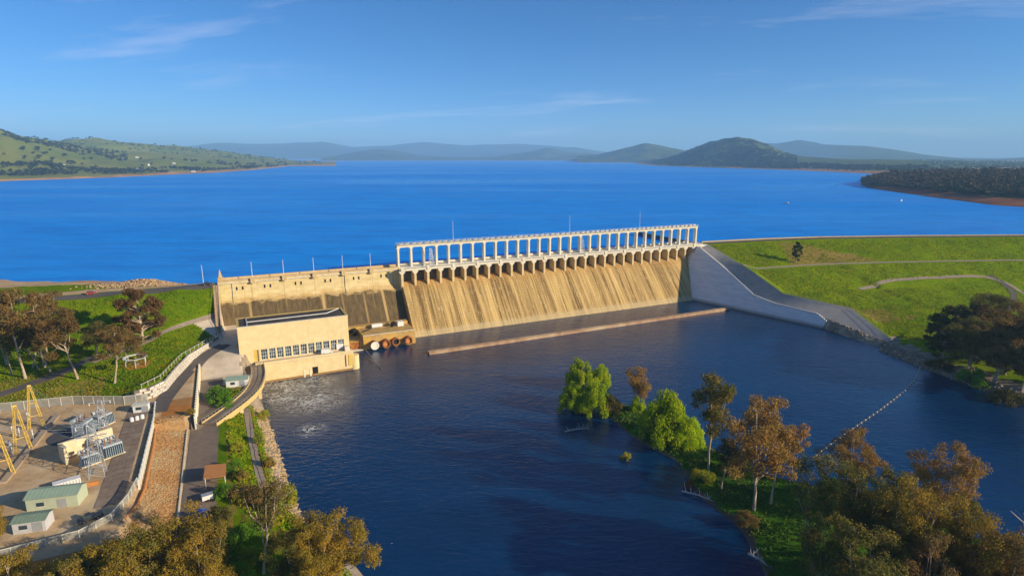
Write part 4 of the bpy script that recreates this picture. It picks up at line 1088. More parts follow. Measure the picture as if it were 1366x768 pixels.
# busbar beam between the A-frames is carried by wires; grey lattice tower takes the lines
tc = at(131, 634, 12)
tower = empty('lattice_tower', (tc.x, tc.y, 12), TH); tag(tower, 'tall grey lattice tower standing over the transformers', 'lattice tower')
m = MB(); lattice(m, (0, 0, 0), (0, 0, 15), 3.6, 1.3, 9, .085); m.build('mast', m_steel, tower)
for z in (11.5, 14.6):
    m = MB(); lattice(m, (0, 0, z), (0, 0, z+.02), .1, .1, 1, .02)
    m.box(-3.4, 3.4, -.14, .14, z-.1, z+.12); m.tube([(-3.4, 0, z), (-.6, 0, z+1.2)], .06, 4); m.tube([(3.4, 0, z), (.6, 0, z+1.2)], .06, 4)
    ca = m.build('cross_arm', m_steel, tower)
    for x in (-3.2, 3.2): MB().tube([(x, 0, z-.1), (x, 0, z-.5), (x, 0, z-.9)], [.16, .1, .16], 8).build('insulator', m_white, ca)
t2c = at(141, 588, 12)
tower2 = empty('lattice_tower', (t2c.x, t2c.y, 12), TH); tag(tower2, 'shorter grey lattice tower behind the tall one', 'lattice tower')
m = MB(); lattice(m, (0, 0, 0), (0, 0, 13), 2.8, 1.0, 8, .075); m.build('mast', m_steel, tower2)
ca = MB().box(-2.8, 2.8, -.12, .12, 12.6, 12.8).build('cross_arm', m_steel, tower2)
for x in (-2.6, 2.6): MB().tube([(x, 0, 12.6), (x, 0, 11.9)], .13, 8).build('insulator', m_white, ca)
def wire(a, b, sag, label):
    pts = [a.lerp(b, i/14) - Vector((0, 0, sag*4*(i/14)*(1-i/14))) for i in range(15)]
    tag(MB().tube(pts, .05, 4).build('power_line', m_steel), label, 'power line', 'power lines over the yard')
names3 = ('far', 'middle', 'near')
for k, (p, nm) in enumerate(zip(yf, names3)):
    for j, x in enumerate((-3.2, 3.2)):
        top_ = Vector((tc.x, tc.y, 12)) + Vector((EX*x, EY*x, 13.6 if k != 1 else 10.6))
        wire(top_, Vector((p.x + j*.3, p.y, 26.2)), 1.0, '%s thin wire from the tall lattice tower to the %s yellow pylon' % (('left', 'right')[j], nm))
# concrete transformer bays and transformers
m_bay = surf('cream_bay_wall', (.76, .66, .44), (.64, .53, .33), .5, .88, .2)
a, b = at(86, 612, 12), at(152, 590, 12); d = b-a; rz = math.atan2(d.y, d.x)
bay = empty('blast_wall', (a.x, a.y, 12), rz); tag(bay, 'cream concrete blast wall separating the two transformer bays', 'blast wall')
MB().box(0, d.length, -.4, .4, -.2, 5.0).build('long_wall', m_bay, bay); MB().box(-.9, -.002, -4.5, .41, -.2, 5.02).build('end_wall', m_bay, bay); MB().box(d.length*.5, d.length*.5+.7, -3.8, -.402, -.2, 4.6).build('cross_wall', m_bay, bay)
def transformer(c, label, rz, k=1.0):
    o = empty('transformer', (c.x, c.y, 12), rz); tag(o, label, 'transformer', 'transformers in the yard')
    g1 = surf('transformer_grey', (.46, .50, .50), (.36, .40, .41), .7, .6, .35)
    MB().box(-2.1*k, 2.1*k, -1.3*k, 1.3*k, .3, 3.3*k).build('tank', g1, o); MB().box(-2.5*k, 2.5*k, -1.6*k, 1.6*k, -.1, .29).build('plinth', m_pale, o)
    rad = MB()
    for i in range(9): rad.box(-1.9*k+i*.45*k, -1.9*k+i*.45*k+.16, -2.3*k, -1.302*k, .5, 2.9*k)
    rad.build('radiator', surf('blue_grey_radiator', (.30, .38, .44), (.22, .29, .35), .6, .5, .4), o)
    MB().tube([(-2.2*k, .9*k, 4.1*k), (1.4*k, .9*k, 4.1*k)], .5*k, 12).build('conservator', g1, o)
    for i in range(3):
        x = (-1.3+i*1.2)*k; MB().tube([(x, -.3, 3.3*k), (x, -.3, 3.7*k), (x, -.3, 4.3*k), (x, -.3, 5.1*k)], [.28, .16, .22, .08], 8).build('bushing', surf('brown_porcelain', (.30, .15, .08), (.22, .11, .06), 1, .3, .5), o)
transformer(at(150, 606, 12), 'grey transformer in front of the blast wall, nearest the yard paving', rz, 1.15)
transformer(at(120, 618, 12), 'grey transformer in the shade beside the tall lattice tower', rz, .95)
transformer(at(112, 578, 12), 'large transformer behind the blast wall in its round dark pit', rz+R(40), 1.25)
transformer(at(138, 566, 12), 'transformer closest to the gate hut', rz+R(20), 1.1)
tag(MB().tube([(0, 0, .02), (0, 0, .16)], 7.0, 24).build('pit_slab', surf('dark_pit_slab', (.10, .10, .11), (.07, .07, .08), .6), None, lp_(100, 580, 12)), 'round dark slab under the large transformer', 'slab')
ps = MB(); q = [at(x, y, 12) for x, y in ((45, 590), (75, 577), (88, 608), (64, 618))]
# paved yard floor in slabs
pv = empty('yard_paving', W(-120, 130, 12)); tag(pv, 'brown paved strip of large slabs between transformers and the pale panel wall', 'paving')
m_slab = surf('brown_paving_slab', (.27, .20, .15), (.20, .15, .11), .7, .9, .15, (.32, .25, .19), .2)
sl = MB().box(-.97, .97, -1.45, 1.45, -.05, .06).mesh('slab', m_slab)
for i in range(3):
    for j in range(22):
        obj('slab', sl, pv, W(-117.2-i*2.0, 101+j*3.0, 12.03+.012*((i+j) % 3)) - pv.location, TH)
# switch posts among the yellow pylons
sw_me = MB().tube([(0, 0, -.1), (0, 0, 1.9)], .12, 6).mesh('stand', m_steel)
in_me = MB().tube([(0, 0, 1.9), (0, 0, 2.2), (0, 0, 2.5), (0, 0, 2.8), (0, 0, 3.1), (0, 0, 3.5)], [.2, .12, .2, .12, .2, .1], 8).mesh('insulator', m_white)
ba_me = MB().box(-.9, .9, -.06, .06, 3.5, 3.62).mesh('contact_bar', m_steel)
random.seed(8)
for i in range(22):
    px = random.uniform(-14, 48); py = 622 - px*.95 + random.uniform(-26, 14)
    p = at(px, py, 12)
    if min((Vector((p.x, p.y))-Vector((q_.x, q_.y))).length for q_ in yf) < 1.6: continue
    o = empty('switch_post', (p.x, p.y, 12), TH+random.uniform(0, 3)); tag(o, 'white insulator post on a steel stand among the yellow pylons', 'insulator post', 'insulator posts in the switchyard')
    obj('stand', sw_me, o); obj('insulator', in_me, o); obj('contact_bar', ba_me, o)
# park shelter ring
gz = empty('pergola', lp_(182, 489, 15.7)); tag(gz, 'round white open pergola on bare orange ground below the path', 'pergola')
rg = MB(); n = 18
for k in range(n):
    a0, a1 = 2*math.pi*k/n, 2*math.pi*(k+1)/n
    rg.add([(r_*math.cos(a_), r_*math.sin(a_), z_) for a_ in (a0, a1) for r_, z_ in ((3.2, 2.9), (4.2, 3.0), (4.2, 3.15), (3.2, 3.05))], [(0, 1, 5, 4), (1, 2, 6, 5), (2, 3, 7, 6), (3, 0, 4, 7)])
rg.build('canopy', m_white, gz)
for k in range(6):
    a_ = k*math.pi/3; MB().tube([(3.7*math.cos(a_), 3.7*math.sin(a_), -.8), (3.7*math.cos(a_), 3.7*math.sin(a_), 2.95)], .09, 6).build('post', m_white, gz)
bn = MB().tube([(0, 0, -.3), (0, 0, .45)], 1.1, 10).build('seat', m_timber, gz)
# rock heap on the lake shore
rng = np.random.default_rng(21); sp = []
for _ in range(1500):
    u, v = rng.normal(0, 1), rng.normal(0, 1); s, t = -126+u*9.5, -21+v*3.8
    sp.append(tuple(W(s, t, hl(s, t) + max(0, 3.0*math.exp(-(u*u+v*v)*.7))*rng.uniform(.3, 1))))
boulders('rock_heap', sp, .62, 3, surf('tan_rubble', (.52, .36, .20), (.34, .225, .13), .5, .95, .1), 'heap of tan rubble on the shore left of the dam', 'rocks', .75)
rng = np.random.default_rng(22); sp = []
for _ in range(700):
    t = rng.uniform(95, 190); s = float(water_l(t)) - rng.uniform(-1, 4.5); sp.append(tuple(W(s, t, max(hl(s, t), -.4))))
boulders('river_edge_rocks', sp, .6, 4, surf('golden_bank_rock', (.50, .36, .20), (.34, .24, .13), .6, .95, .1), 'golden brown rocks along the left river edge', 'rocks', .7)
rng = np.random.default_rng(23); sp = []
for _ in range(2600):
    s = rng.uniform(-113, -105); t = rng.uniform(113, 200); sp.append(tuple(W(s, t, hl(s, t)-.05)))
boulders('slope_stones', sp, .36, 5, m_rock, 'red-brown stones covering the slope below the substation wall', 'stones', .6)
# hand rail along the river walk
hw = empty('walk_railing', W(-84.6, 100, 5)); tag(hw, 'orange-brown railing along the river walk', 'railing')
hp = MB().tube([(0, 0, -.2), (0, 0, 1.1)], .06, 5).mesh('post', m_rust); ln = MB(); lastp = None
for i in range(28):
    t = 100+i*2.5; s = float(np.interp(t, [100, 128, 150, 168], [-84.6, -84.1, -83.4, -82.2])); p = W(s, t, hl(s, t)) - hw.location
    obj('post', hp, hw, p)
    if lastp is not None: ln.tube([lastp+Vector((0, 0, 1.05)), p+Vector((0, 0, 1.05))], .07, 4)
    lastp = p
ln.build('rail', m_rust, hw)
# ================================================================ buoy line across the pool
bl = empty('buoy_line', at(1160, 556, 0)); tag(bl, 'curving line of small white buoys strung across the right of the pool', 'buoy line')
bpts = [at(x, y, .05) for x, y in ((1228, 487), (1226, 497), (1220, 508), (1208, 520), (1192, 533), (1172, 548), (1150, 563), (1127, 579), (1103, 596), (1082, 612))]
fine = []
for a, b in zip(bpts[:-1], bpts[1:]):
    n = max(2, int((b-a).length/.9)); fine += [a.lerp(b, i/n) for i in range(n)]
MB().tube([p-bl.location for p in fine], .06, 4).build('rope', m_timber, bl)
sph = MB(); sph.tube([(0, 0, -.38), (0, 0, -.25), (0, 0, 0), (0, 0, .25), (0, 0, .38)], [.09, .28, .37, .28, .09], 8)
bm_ = sph.mesh('buoy', surf('weathered_buoy', (.80, .72, .55), (.66, .55, .38), 2, .6, .3))
for i in range(0, len(fine), 4): obj('buoy', bm_, bl, fine[i]-bl.location+Vector((0, 0, .1)))
# ================================================================ island in the river pool
Le = [at(x, y, 0) for x, y in ((800, 546), (850, 588), (905, 616), (925, 656), (985, 702), (1010, 742), (1030, 790), (1050, 930))]
Re = [at(x, y, 0) for x, y in ((822, 536), (880, 556), (938, 592), (1012, 630), (1112, 655), (1262, 700), (1420, 765), (1560, 860))]
def dens(P, k):
    P = np.array([tuple(p) for p in P])
    for _ in range(k):
        m = np.empty((len(P)*2-1, 3)); m[::2] = P; m[1::2] = (P[1:]+P[:-1])/2; P = m
    for _ in range(k): P[1:-1] = .25*P[:-2]+.5*P[1:-1]+.25*P[2:]
    return P
Lp, Rp = dens(Le, 4), dens(Re, 4)
u = np.linspace(-.08, 1.08, 60)
G = Lp[:, None]*(1-u)[None, :, None] + Rp[:, None]*u[None, :, None]
wdt = np.linalg.norm(Rp-Lp, axis=1)[:, None]
dist = np.minimum(u, 1-u)[None, :]*wdt
zz = np.interp(dist, [-4, -1.2, 0, 1.5, 6, 14], [-2.5, -.8, .0, .55, 1.2, 1.9]) + fbm(G[..., 0]*.18, G[..., 1]*.18, 31, 4)*.9*sstep(dist, -1, 3)
G[..., 2] = zz
Fi = grid_faces(*zz.shape); fd = dist.ravel()[Fi].mean(1)
ff = fbm(G[..., 0].ravel()*.3, G[..., 1].ravel()*.3, 33, 3)[Fi].mean(1)
mi = np.where((fd < 1.6+ff*5), 1, 0)
m_isl = mat_grass('island_grass', (.060, .165, .010), (.095, .21, .010), (.045, .125, .010), (.16, .15, .04), .66)
m_mud = surf('dark_river_mud', (.13, .095, .065), (.085, .062, .045), .4, .9, .2, (.22, .16, .10), .2, .4)
tag(obj('island', np_mesh('island', G.reshape(-1, 3), Fi, [m_isl, m_mud], True, mi)), 'low grassy island with muddy edge in the river pool', 'island', kind='structure')
_iz = G.reshape(-1, 3)
def isl_z(p):
    k = np.argmin((_iz[:, 0]-p.x)**2 + (_iz[:, 1]-p.y)**2); return float(_iz[k, 2])

# ================================================================ trees
def proj_y(x, y, z):
    z -= CAM_Z; zc = y*math.cos(PITCH) - z*math.sin(PITCH); yc = -y*math.sin(PITCH) - z*math.cos(PITCH)
    return 384 + F_PX*yc/zc
def height_to(p, py_top):
    lo, hi = .2, 80
    for _ in range(40):
        mid = (lo+hi)/2
        if proj_y(p.x, p.y, p.z+mid) > py_top: lo = mid
        else: hi = mid
    return lo
def depth_of(p): return p.y*math.cos(PITCH) - (p.z-CAM_Z)*math.sin(PITCH)
def leaf_cloud(rng, centres, radii, n, size, flat=.8, droop=0.0, aspect=.55, up=.25):
    """quads spread through the shells of the clumps"""
    C, Rr = np.array(centres), np.array(radii)
    w = Rr**2; idx = rng.choice(len(C), n, p=w/w.sum())
    d = rng.normal(size=(n, 3)); d /= np.linalg.norm(d, axis=1)[:, None]
    rr = Rr[idx]*rng.uniform(.25, 1.0, n)**.5*rng.uniform(.8, 1.2, n)
    pos = C[idx] + d*rr[:, None]*np.array([1, 1, flat])
    nr = d*.75 + rng.normal(size=(n, 3))*.6 + np.array([0, 0, up]); nr /= np.linalg.norm(nr, axis=1)[:, None]
    if droop:
        pos[:, 2] -= rng.uniform(0, 1, n)**1.5*droop*Rr[idx]
        nr[:, 2] *= .3; nr /= np.linalg.norm(nr, axis=1)[:, None]
    ref = np.where(np.abs(nr[:, 2:3]) < .9, np.array([[0, 0, 1.]]), np.array([[1., 0, 0]]))
    a = np.cross(nr, ref); a /= np.linalg.norm(a, axis=1)[:, None]; b = np.cross(nr, a)
    if not droop:
        th = rng.uniform(0, 6.28, n)[:, None]; a, b = a*np.cos(th)+b*np.sin(th), -a*np.sin(th)+b*np.cos(th)
    s = size*rng.uniform(.6, 1.35, n)[:, None]
    la, lb = (s*aspect, s) 
    V = np.stack([pos - b*lb*.5, pos + a*la*.5 - b*lb*.05, pos + b*lb*.5, pos - a*la*.5 + b*lb*.05], 1).reshape(-1, 3)
    return V, np.arange(n*4).reshape(n, 4)
def gum(seed, nleaf=7000, leaf=.026, spread=.30, bare=.40, lean=.06, clump=.10, limbs=5, fork=1):
    rng = np.random.default_rng(seed); wood = MB(); C, Rd = [], []
    ln = rng.uniform(-lean, lean, 2)
    def curve(a, b, n, wig):
        P = [a + (b-a)*i/n for i in range(n+1)]
        return [p + (rng.normal(size=3)*wig*(0 < i < n)) for i, p in enumerate(P)]
    tops = []
    for f in range(fork):
        o2 = np.array([rng.uniform(-.12, .12), rng.uniform(-.12, .12), 0])*(fork > 1)
        t0 = np.zeros(3) + o2*.15
        t1 = np.array([ln[0], ln[1], bare+.12]) + o2
        P = curve(t0, t1, 5, .008); r = np.linspace(.0145, .0095, 6); r[0] = .020
        wood.tube(P, list(r), 7, False); tops.append((P, r[-1]))
    for f, (P, r0) in enumerate(tops):
        for i in range(limbs):
            k = rng.integers(3, 6); a = P[k]
            ang = 2*math.pi*(i+rng.uniform(-.3, .3))/limbs + f*1.3; out = spread*rng.uniform(.35, 1.0); hgt = rng.uniform(bare+.22, .93)
            if i == 0: out *= .3; hgt = .94
            b = np.array([P[-1][0]*1.2+math.cos(ang)*out, P[-1][1]*1.2+math.sin(ang)*out, hgt])
            mid = a*.5+b*.5; mid[:2] += (b-a)[:2]*.12; mid[2] -= .03
            Q = [a, a*.7+mid*.3, mid, mid*.45+b*.55, b]; Q = [q + rng.normal(size=3)*.006 for q in Q]; Q[0] = a
            wood.tube(Q, [r0*.85, r0*.7, r0*.5, r0*.35, r0*.16], 5, False)
            C.append(b); Rd.append(clump*rng.uniform(.85, 1.2))
            for j in range(5):
                m = Q[rng.integers(2, 5)]; an = rng.uniform(0, 6.28); rr = spread*rng.uniform(.12, .5)
                e_ = m + np.array([math.cos(an)*rr, math.sin(an)*rr, rng.uniform(-.07, .09)]); e_[2] = min(max(e_[2], bare*.85), .95)
                wood.tube([m, m*.5+e_*.5+np.array([0, 0, .012]), e_], [r0*.35, r0*.2, r0*.08], 4, False)
                C.append(e_); Rd.append(clump*rng.uniform(.55, 1.05))
    V, Fa = leaf_cloud(rng, C, Rd, nleaf, leaf, .75)
    return wood, V, Fa
def willow(seed, nleaf=14000, leaf=.042):
    rng = np.random.default_rng(seed); wood = MB(); C, Rd = [], []
    wood.tube([(0, 0, 0), (.02, .01, .25), (.0, .03, .45)], [.05, .04, .03], 7, False)
    for i in range(52):
        a = rng.uniform(0, 6.28); r = .46*math.sqrt(rng.uniform(0, 1)); h = (.88 - r*r*2.4)*rng.uniform(.25, 1.05)**.8
        c = np.array([math.cos(a)*r, math.sin(a)*r, h]); C.append(c); Rd.append(rng.uniform(.075, .14))
        wood.tube([(0, .02, .4), tuple(c*.6+np.array([0, 0, .12])), tuple(c)], [.022, .014, .005], 4, False)
    V, Fa = leaf_cloud(rng, C, Rd, nleaf, leaf, .8, droop=1.5, aspect=.42)
    V[:, 2] = np.maximum(V[:, 2], .0)
    return wood, V, Fa
def bush(seed, nleaf=3000, leaf=.07, wide=.55):
    rng = np.random.default_rng(seed); wood = MB(); C, Rd = [], []
    for i in range(18):
        a = rng.uniform(0, 6.28); r = wide*math.sqrt(rng.uniform(0, 1)); h = (.72 - r*r*1.1)*rng.uniform(.45, 1.05)
        c = np.array([math.cos(a)*r, math.sin(a)*r, max(h, .12)]); C.append(c); Rd.append(rng.uniform(.14, .26))
        wood.tube([(0, 0, 0), tuple(c*np.array([.5, .5, .6])), tuple(c)], [.03, .02, .006], 4, False)
    V, Fa = leaf_cloud(rng, C, Rd, nleaf, leaf, .8); V[:, 2] = np.maximum(V[:, 2], 0.0)
    return wood, V, Fa
def snag(seed, n=14):
    rng = np.random.default_rng(seed); wood = MB()
    P = [np.array([rng.normal()*.012*i, rng.normal()*.012*i, i/6*.8]) for i in range(7)]
    wood.tube(P, list(np.linspace(.03, .008, 7)), 6, False)
    for i in range(n):
        k = rng.integers(2, 7); a = P[k]; an = rng.uniform(0, 6.28); L = rng.uniform(.12, .34)
        b = a + np.array([math.cos(an)*L, math.sin(an)*L, rng.uniform(.02, .3)]); m = a*.5+b*.5+rng.normal(size=3)*.02
        wood.tube([a, m, b], [.012, .008, .003], 4, False)
        for j in range(2):
            e_ = m + rng.normal(size=3)*.08; wood.tube([m, e_], [.006, .002], 3, False)
    return wood
def column(seed, nleaf=11000, leaf=.030):
    rng = np.random.default_rng(seed); wood = MB(); C, Rd = [], []
    wood.tube([(0, 0, 0), (.01, 0, .3), (0, .015, .6), (.01, 0, .92)], [.02, .016, .011, .003], 6, False)
    for i in range(78):
        h = .13 + .81*rng.uniform(0, 1); r = (.12+.22*math.sin(math.pi*min(1, max(0, (h-.02)*1.0)))**.8)*rng.uniform(.35, 1)*(1 if h < .8 else .6); a = rng.uniform(0, 6.28)
        c = np.array([math.cos(a)*r, math.sin(a)*r, h]); C.append(c); Rd.append(rng.uniform(.04, .085))
        wood.tube([(0, 0, h*.8), tuple(c*.5+np.array([0, 0, h*.42])), tuple(c)], [.007, .005, .002], 4, False)
    V, Fa = leaf_cloud(rng, C, Rd, nleaf, leaf, .85); return wood, V, Fa
L_olive = mat_leaf('olive_gum_leaves', (0.210, 0.193, 0.035), (0.127, 0.132, 0.026), (0.301, 0.220, 0.041))
L_gold = mat_leaf('golden_olive_leaves', (0.346, 0.238, 0.026), (0.200, 0.158, 0.021), (0.419, 0.263, 0.030))
L_brown = mat_leaf('brown_gum_leaves', (0.283, 0.158, 0.047), (0.164, 0.105, 0.032), (0.237, 0.176, 0.047))
L_red = mat_leaf('reddish_gum_leaves', (0.273, 0.132, 0.041), (0.155, 0.088, 0.032), (0.192, 0.132, 0.041))
L_orange = mat_leaf('orange_gum_leaves', (.46, .26, .060), (.27, .155, .040), (.36, .24, .050))
L_green = mat_leaf('fresh_green_leaves', (0.137, 0.306, 0.014), (0.091, 0.211, 0.012), (0.200, 0.351, 0.017))
L_willow = mat_leaf('bright_willow_leaves', (.42, .55, .002), (.27, .42, .002), (.52, .58, .004), .36)
L_lime = mat_leaf('yellow_green_leaves', (0.382, 0.439, 0.023), (0.237, 0.298, 0.017), (0.473, 0.404, 0.030))
L_dark = mat_leaf('dark_green_leaves', (0.055, 0.097, 0.019), (0.036, 0.066, 0.014), (0.081, 0.105, 0.021))
L_shade = mat_leaf('shaded_olive_leaves', (0.127, 0.123, 0.028), (0.077, 0.078, 0.020), (0.182, 0.140, 0.035))  # olive leaves darkened: the shade of these crowns is put into the colour
KINDS = {}
def kind(name, fn, *a, bark=None, **k):
    w = fn(*a, **k)
    if isinstance(w, MB): KINDS[name] = (w.mesh('trunk', bark or m_dead, True), None)
    else: KINDS[name] = (w[0].mesh('trunk', bark or m_bark, True), np_mesh('crown', w[1], w[2], [L_olive], False))
kind('gumA', gum, 1, 8000, .023, .30, .42, clump=.088, limbs=6)
kind('gumB', gum, 2, 8000, .023, .26, .42, .12, clump=.085, limbs=7)
kind('gumC', gum, 3, 7500, .024, .36, .38, .10, clump=.088, limbs=6)
kind('gumD', gum, 4, 8000, .024, .22, .30, clump=.10, limbs=6)
kind('gumE', gum, 5, 12000, .022, .36, .30, clump=.088, limbs=7, fork=2)
kind('gumF', gum, 6, 24000, .020, .38, .22, clump=.095, limbs=8, fork=2)
kind('gumG', gum, 7, 24000, .020, .36, .18, clump=.098, limbs=9, fork=2)
kind('thin', gum, 8, 2600, .022, .16, .52, .14, clump=.07, limbs=4)
kind('sparse', gum, 12, 3000, .022, .24, .30, .1, clump=.085, limbs=6)
kind('full', column, 9)
kind('willowA', willow, 1, bark=m_barkdark)
kind('willowB', willow, 2, bark=m_barkdark)
kind('bushA', bush, 1, bark=m_barkdark)
kind('bushB', bush, 2, 3500, .06, .6, bark=m_barkdark)
kind('snag', snag, 1)
kind('snagB', snag, 2, 22)
rt = random.Random(4)
def tree(k, p, h, wide, leaf, label, name='gum_tree', cat='tree', group=None, rz=None, tilt=(0, 0)):
    o = empty(name, p); o.rotation_euler = (tilt[0], tilt[1], rt.uniform(0, 6.28) if rz is None else rz); o.scale = (wide, wide, h)
    tag(o, label, cat, group)
    tm, cmesh = KINDS[k]
    obj('trunk', tm, o)
    if cmesh is not None:
        c = obj('crown', cmesh, o); c.material_slots[0].link = 'OBJECT'; c.material_slots[0].material = leaf
    return o
def t_px(k, px, py, zf, ytop, wpx, leaf, label, **kw):
    """tree whose foot stands on the ground at this spot; zf gives the ground's height there"""
    z = 8.0 if zf is None else (zf if isinstance(zf, (int, float)) else 0)
    p = at(px, py, z)
    if callable(zf):                       # walk out along the sight line until it meets the ground
        for z in np.arange(40, -3, -.2):
            p = at(px, py, float(z))
            if zf(p) >= z: break
        p.z = zf(p)
    p.z -= .15
    h = height_to(p, ytop)*1.02
    wid = wpx/F_PX*depth_of(p)
    base_w = {'gumA': .72, 'gumB': .66, 'gumC': .86, 'gumD': .58, 'gumE': .92, 'gumF': .98, 'gumG': .95, 'thin': .42, 'sparse': .6, 'full': .66, 'willowA': 1.0, 'willowB': 1.0, 'bushA': 1.4, 'bushB': 1.45, 'snag': .6, 'snagB': .6}[k]
    return tree(k, p, h, wid/base_w, leaf, label, **kw)
def gl(p): s, t = st(p); return hl(s, t)
def grt(p): s, t = st(p); return hr(s, t)
GL = 'gum trees in the park left of the dam'
t_px('gumA', 34, 505, gl, 392, 78, L_brown, 'tall gum with white leaning trunk at the left edge of the park', group=GL)
t_px('gumC', 104, 506, gl, 412, 84, L_brown, 'gum with bare white trunk and spreading brown crown beside the park road', group=GL)
t_px('gumC', 153, 511, gl, 436, 78, L_brown, 'gum with short white trunk and flat crown just left of the pergola', group=GL)
t_px('full', 191, 459, gl, 384, 58, L_red, 'dense reddish-brown tree standing alone on the green slope', group=GL)
t_px('gumD', 213, 446, gl, 422, 16, L_red, 'very small brown tree right of the dense reddish tree', group=GL)
t_px('gumE', 62, 484, gl, 392, 84, L_brown, 'broad dark gum behind the two white-trunked gums', group=GL)
t_px('gumB', 10, 486, gl, 386, 66, L_shade, 'dark gum cut by the left picture edge', group=GL)
t_px('gumB', 16, 500, gl, 430, 44, L_olive, 'short thin-trunked gum next to the tall leaning gum', group=GL)
for x, y, yt, w, l in ((44, 491, 436, 34, 'first'), (52, 493, 446, 30, 'second'), (60, 490, 432, 34, 'third'), (68, 496, 450, 28, 'fourth')):
    t_px('thin', x, y, gl, yt, w, L_brown, '%s from the left of four slender trees beside the park road' % l, group=GL)
t_px('gumD', 128, 478, gl, 432, 44, L_shade, 'dark crown behind the flat-topped gum', group=GL)
t_px('gumC', 172, 482, gl, 440, 44, L_brown, 'thin brown gum leaning behind the pergola', group=GL)
# bushes of the left bank
t_px('bushA', 292, 534, gl, 508, 36, L_green, 'fresh green bush beside the white shed', name='bush', cat='bush')
t_px('bushB', 303, 545, gl, 524, 28, L_green, 'fresh green bush between the car park and the curved bridge', name='bush', cat='bush')
for i, (x, y, yt, w, L, lab) in enumerate(((352, 560, 541, 18, L_lime, 'yellow-green shrub under the curved bridge'), (318, 604, 584, 22, L_lime, 'yellow-green shrub nearest the bridge on the bank'), (312, 628, 606, 24, L_green, 'green shrub right of the orange shelter'),
    (300, 662, 638, 30, L_green, 'dark green shrub below the orange shelter'), (330, 668, 640, 40, L_lime, 'broad yellow shrub between road and river walk'), (322, 640, 622, 22, L_olive, 'olive shrub beside the river walk'), (345, 590, 570, 14, L_lime, 'small bright shrub on the river edge'), (360, 625, 604, 16, L_gold, 'golden shrub among the river edge rocks'),
    (305, 745, 706, 46, L_green, 'large bright green bush under the bottom-left trees'), (292, 700, 668, 40, L_shade, 'dark bush beside the blue car'), (100, 765, 735, 60, L_dark, 'dark bush at the bottom left below the yard fence'), (255, 553, 541, 12, L_gold, 'small tuft on the orange soil by the panel wall'))):
    t_px('bushA' if i % 2 else 'bushB', x, y, gl, yt, w, L, lab, name='shrub', cat='shrub')
for i, (x, y, yt, w, L, lab) in enumerate(((330, 716, 690, 34, L_green, 'green shrub left of the white-trunked gum'), (338, 752, 722, 40, L_lime, 'yellowish shrub at the foot of the white-trunked gum'), (372, 730, 702, 36, L_olive, 'olive shrub right of the white-trunked gum'), (408, 728, 704, 30, L_gold, 'golden shrub on the rocks above the river'), (362, 700, 682, 26, L_lime, 'small lime shrub below the dead branches'), (318, 776, 744, 44, L_green, 'green shrub at the bottom edge right of the big golden tree'), (395, 756, 730, 34, L_lime, 'lime shrub near the bottom river edge'))):
    t_px('bushA' if i % 2 else 'bushB', x, y, gl, yt, w, L, lab, name='shrub', cat='shrub')
# bottom-left trees, nearest the camera
BL = 'trees at the foot of the picture, left'
t_px('gumF', 232, 812, gl, 701, 150, L_gold, 'big round golden-olive tree at the bottom, left of the river', group=BL)
t_px('gumG', 160, 830, gl, 722, 110, L_gold, 'golden tree left of the big round one at the bottom', group=BL)
t_px('gumF', 444, 800, gl, 688, 112, L_gold, 'golden-olive tree overhanging the river at the bottom', group=BL)
t_px('sparse', 352, 765, gl, 652, 78, L_brown, 'brownish thin-crowned gum with white trunk on the left bank', group=BL)
t_px('gumG', 396, 800, gl, 706, 74, L_olive, 'olive tree between the white-trunked gum and the river tree', group=BL)
t_px('bushB', 371, 684, gl, 624, 58, L_lime, 'bright yellow-green round tree on the left river edge', name='round_tree', group=BL)
t_px('snag', 376, 690, gl, 630, 34, None, 'bare white dead branches rising from the yellow-green tree', name='dead_tree', group=BL)
t_px('gumG', -6, 745, gl, 668, 62, L_gold, 'golden tree cut by the left picture edge beside the small shed', group=BL)
t_px('gumE', 30, 840, gl, 748, 100, L_gold, 'low golden crown in the bottom left corner', group=BL)
t_px('gumG', 268, 824, gl, 712, 90, L_gold, 'golden crown at the bottom, right of the big round tree', group=BL)
t_px('gumF', 196, 820, gl, 712, 100, L_olive, 'olive-gold crown at the bottom, left of the big round tree', group=BL)
t_px('gumF', 112, 850, gl, 746, 90, L_olive, 'low olive crown on the bottom edge below the yard fence', group=BL)
t_px('gumG', 416, 812, gl, 704, 70, L_gold, 'golden crown behind the river tree at the bottom', group=BL)
t_px('gumD', 288, 806, gl, 704, 50, L_shade, 'shady tree between the two big golden crowns', group=BL)
# island trees
IG = 'trees on the island'
iz = isl_z
t_px('gumB', 945, 631, iz, 503, 74, L_olive, 'tall slender olive gum at the upper tip of the island', group=IG, name='gum_tree')
t_px('gumE', 1005, 680, iz, 538, 118, L_orange, 'large orange-crowned gum on the island', group=IG)
t_px('gumC', 1028, 672, iz, 566, 84, L_orange, 'forked pale-trunked gum right of the large orange gum', group=IG)
t_px('gumB', 962, 652, iz, 588, 50, L_shade, 'leaning gum in front of the slender olive gum', group=IG)
t_px('gumE', 1140, 662, iz, 580, 84, L_orange, 'orange-brown gum behind the buoy line end', group=IG)
t_px('gumE', 1240, 705, iz, 590, 96, L_orange, 'orange-brown gum standing right of centre on the island shore', group=IG)
t_px('sparse', 1077, 737, iz, 610, 50, L_olive, 'thin white-trunked gum with few leaves in front of the olive trees', group=IG)
t_px('gumF', 1120, 765, iz, 622, 96, L_olive, 'olive gum behind the thin white trunk', group=IG)
t_px('gumE', 1165, 775, iz, 632, 92, L_olive, 'olive gum with a leaning dark trunk in the island middle', group=IG)
t_px('gumG', 1205, 800, iz, 648, 110, L_gold, 'golden-olive tree in the middle of the island clump', group=IG)
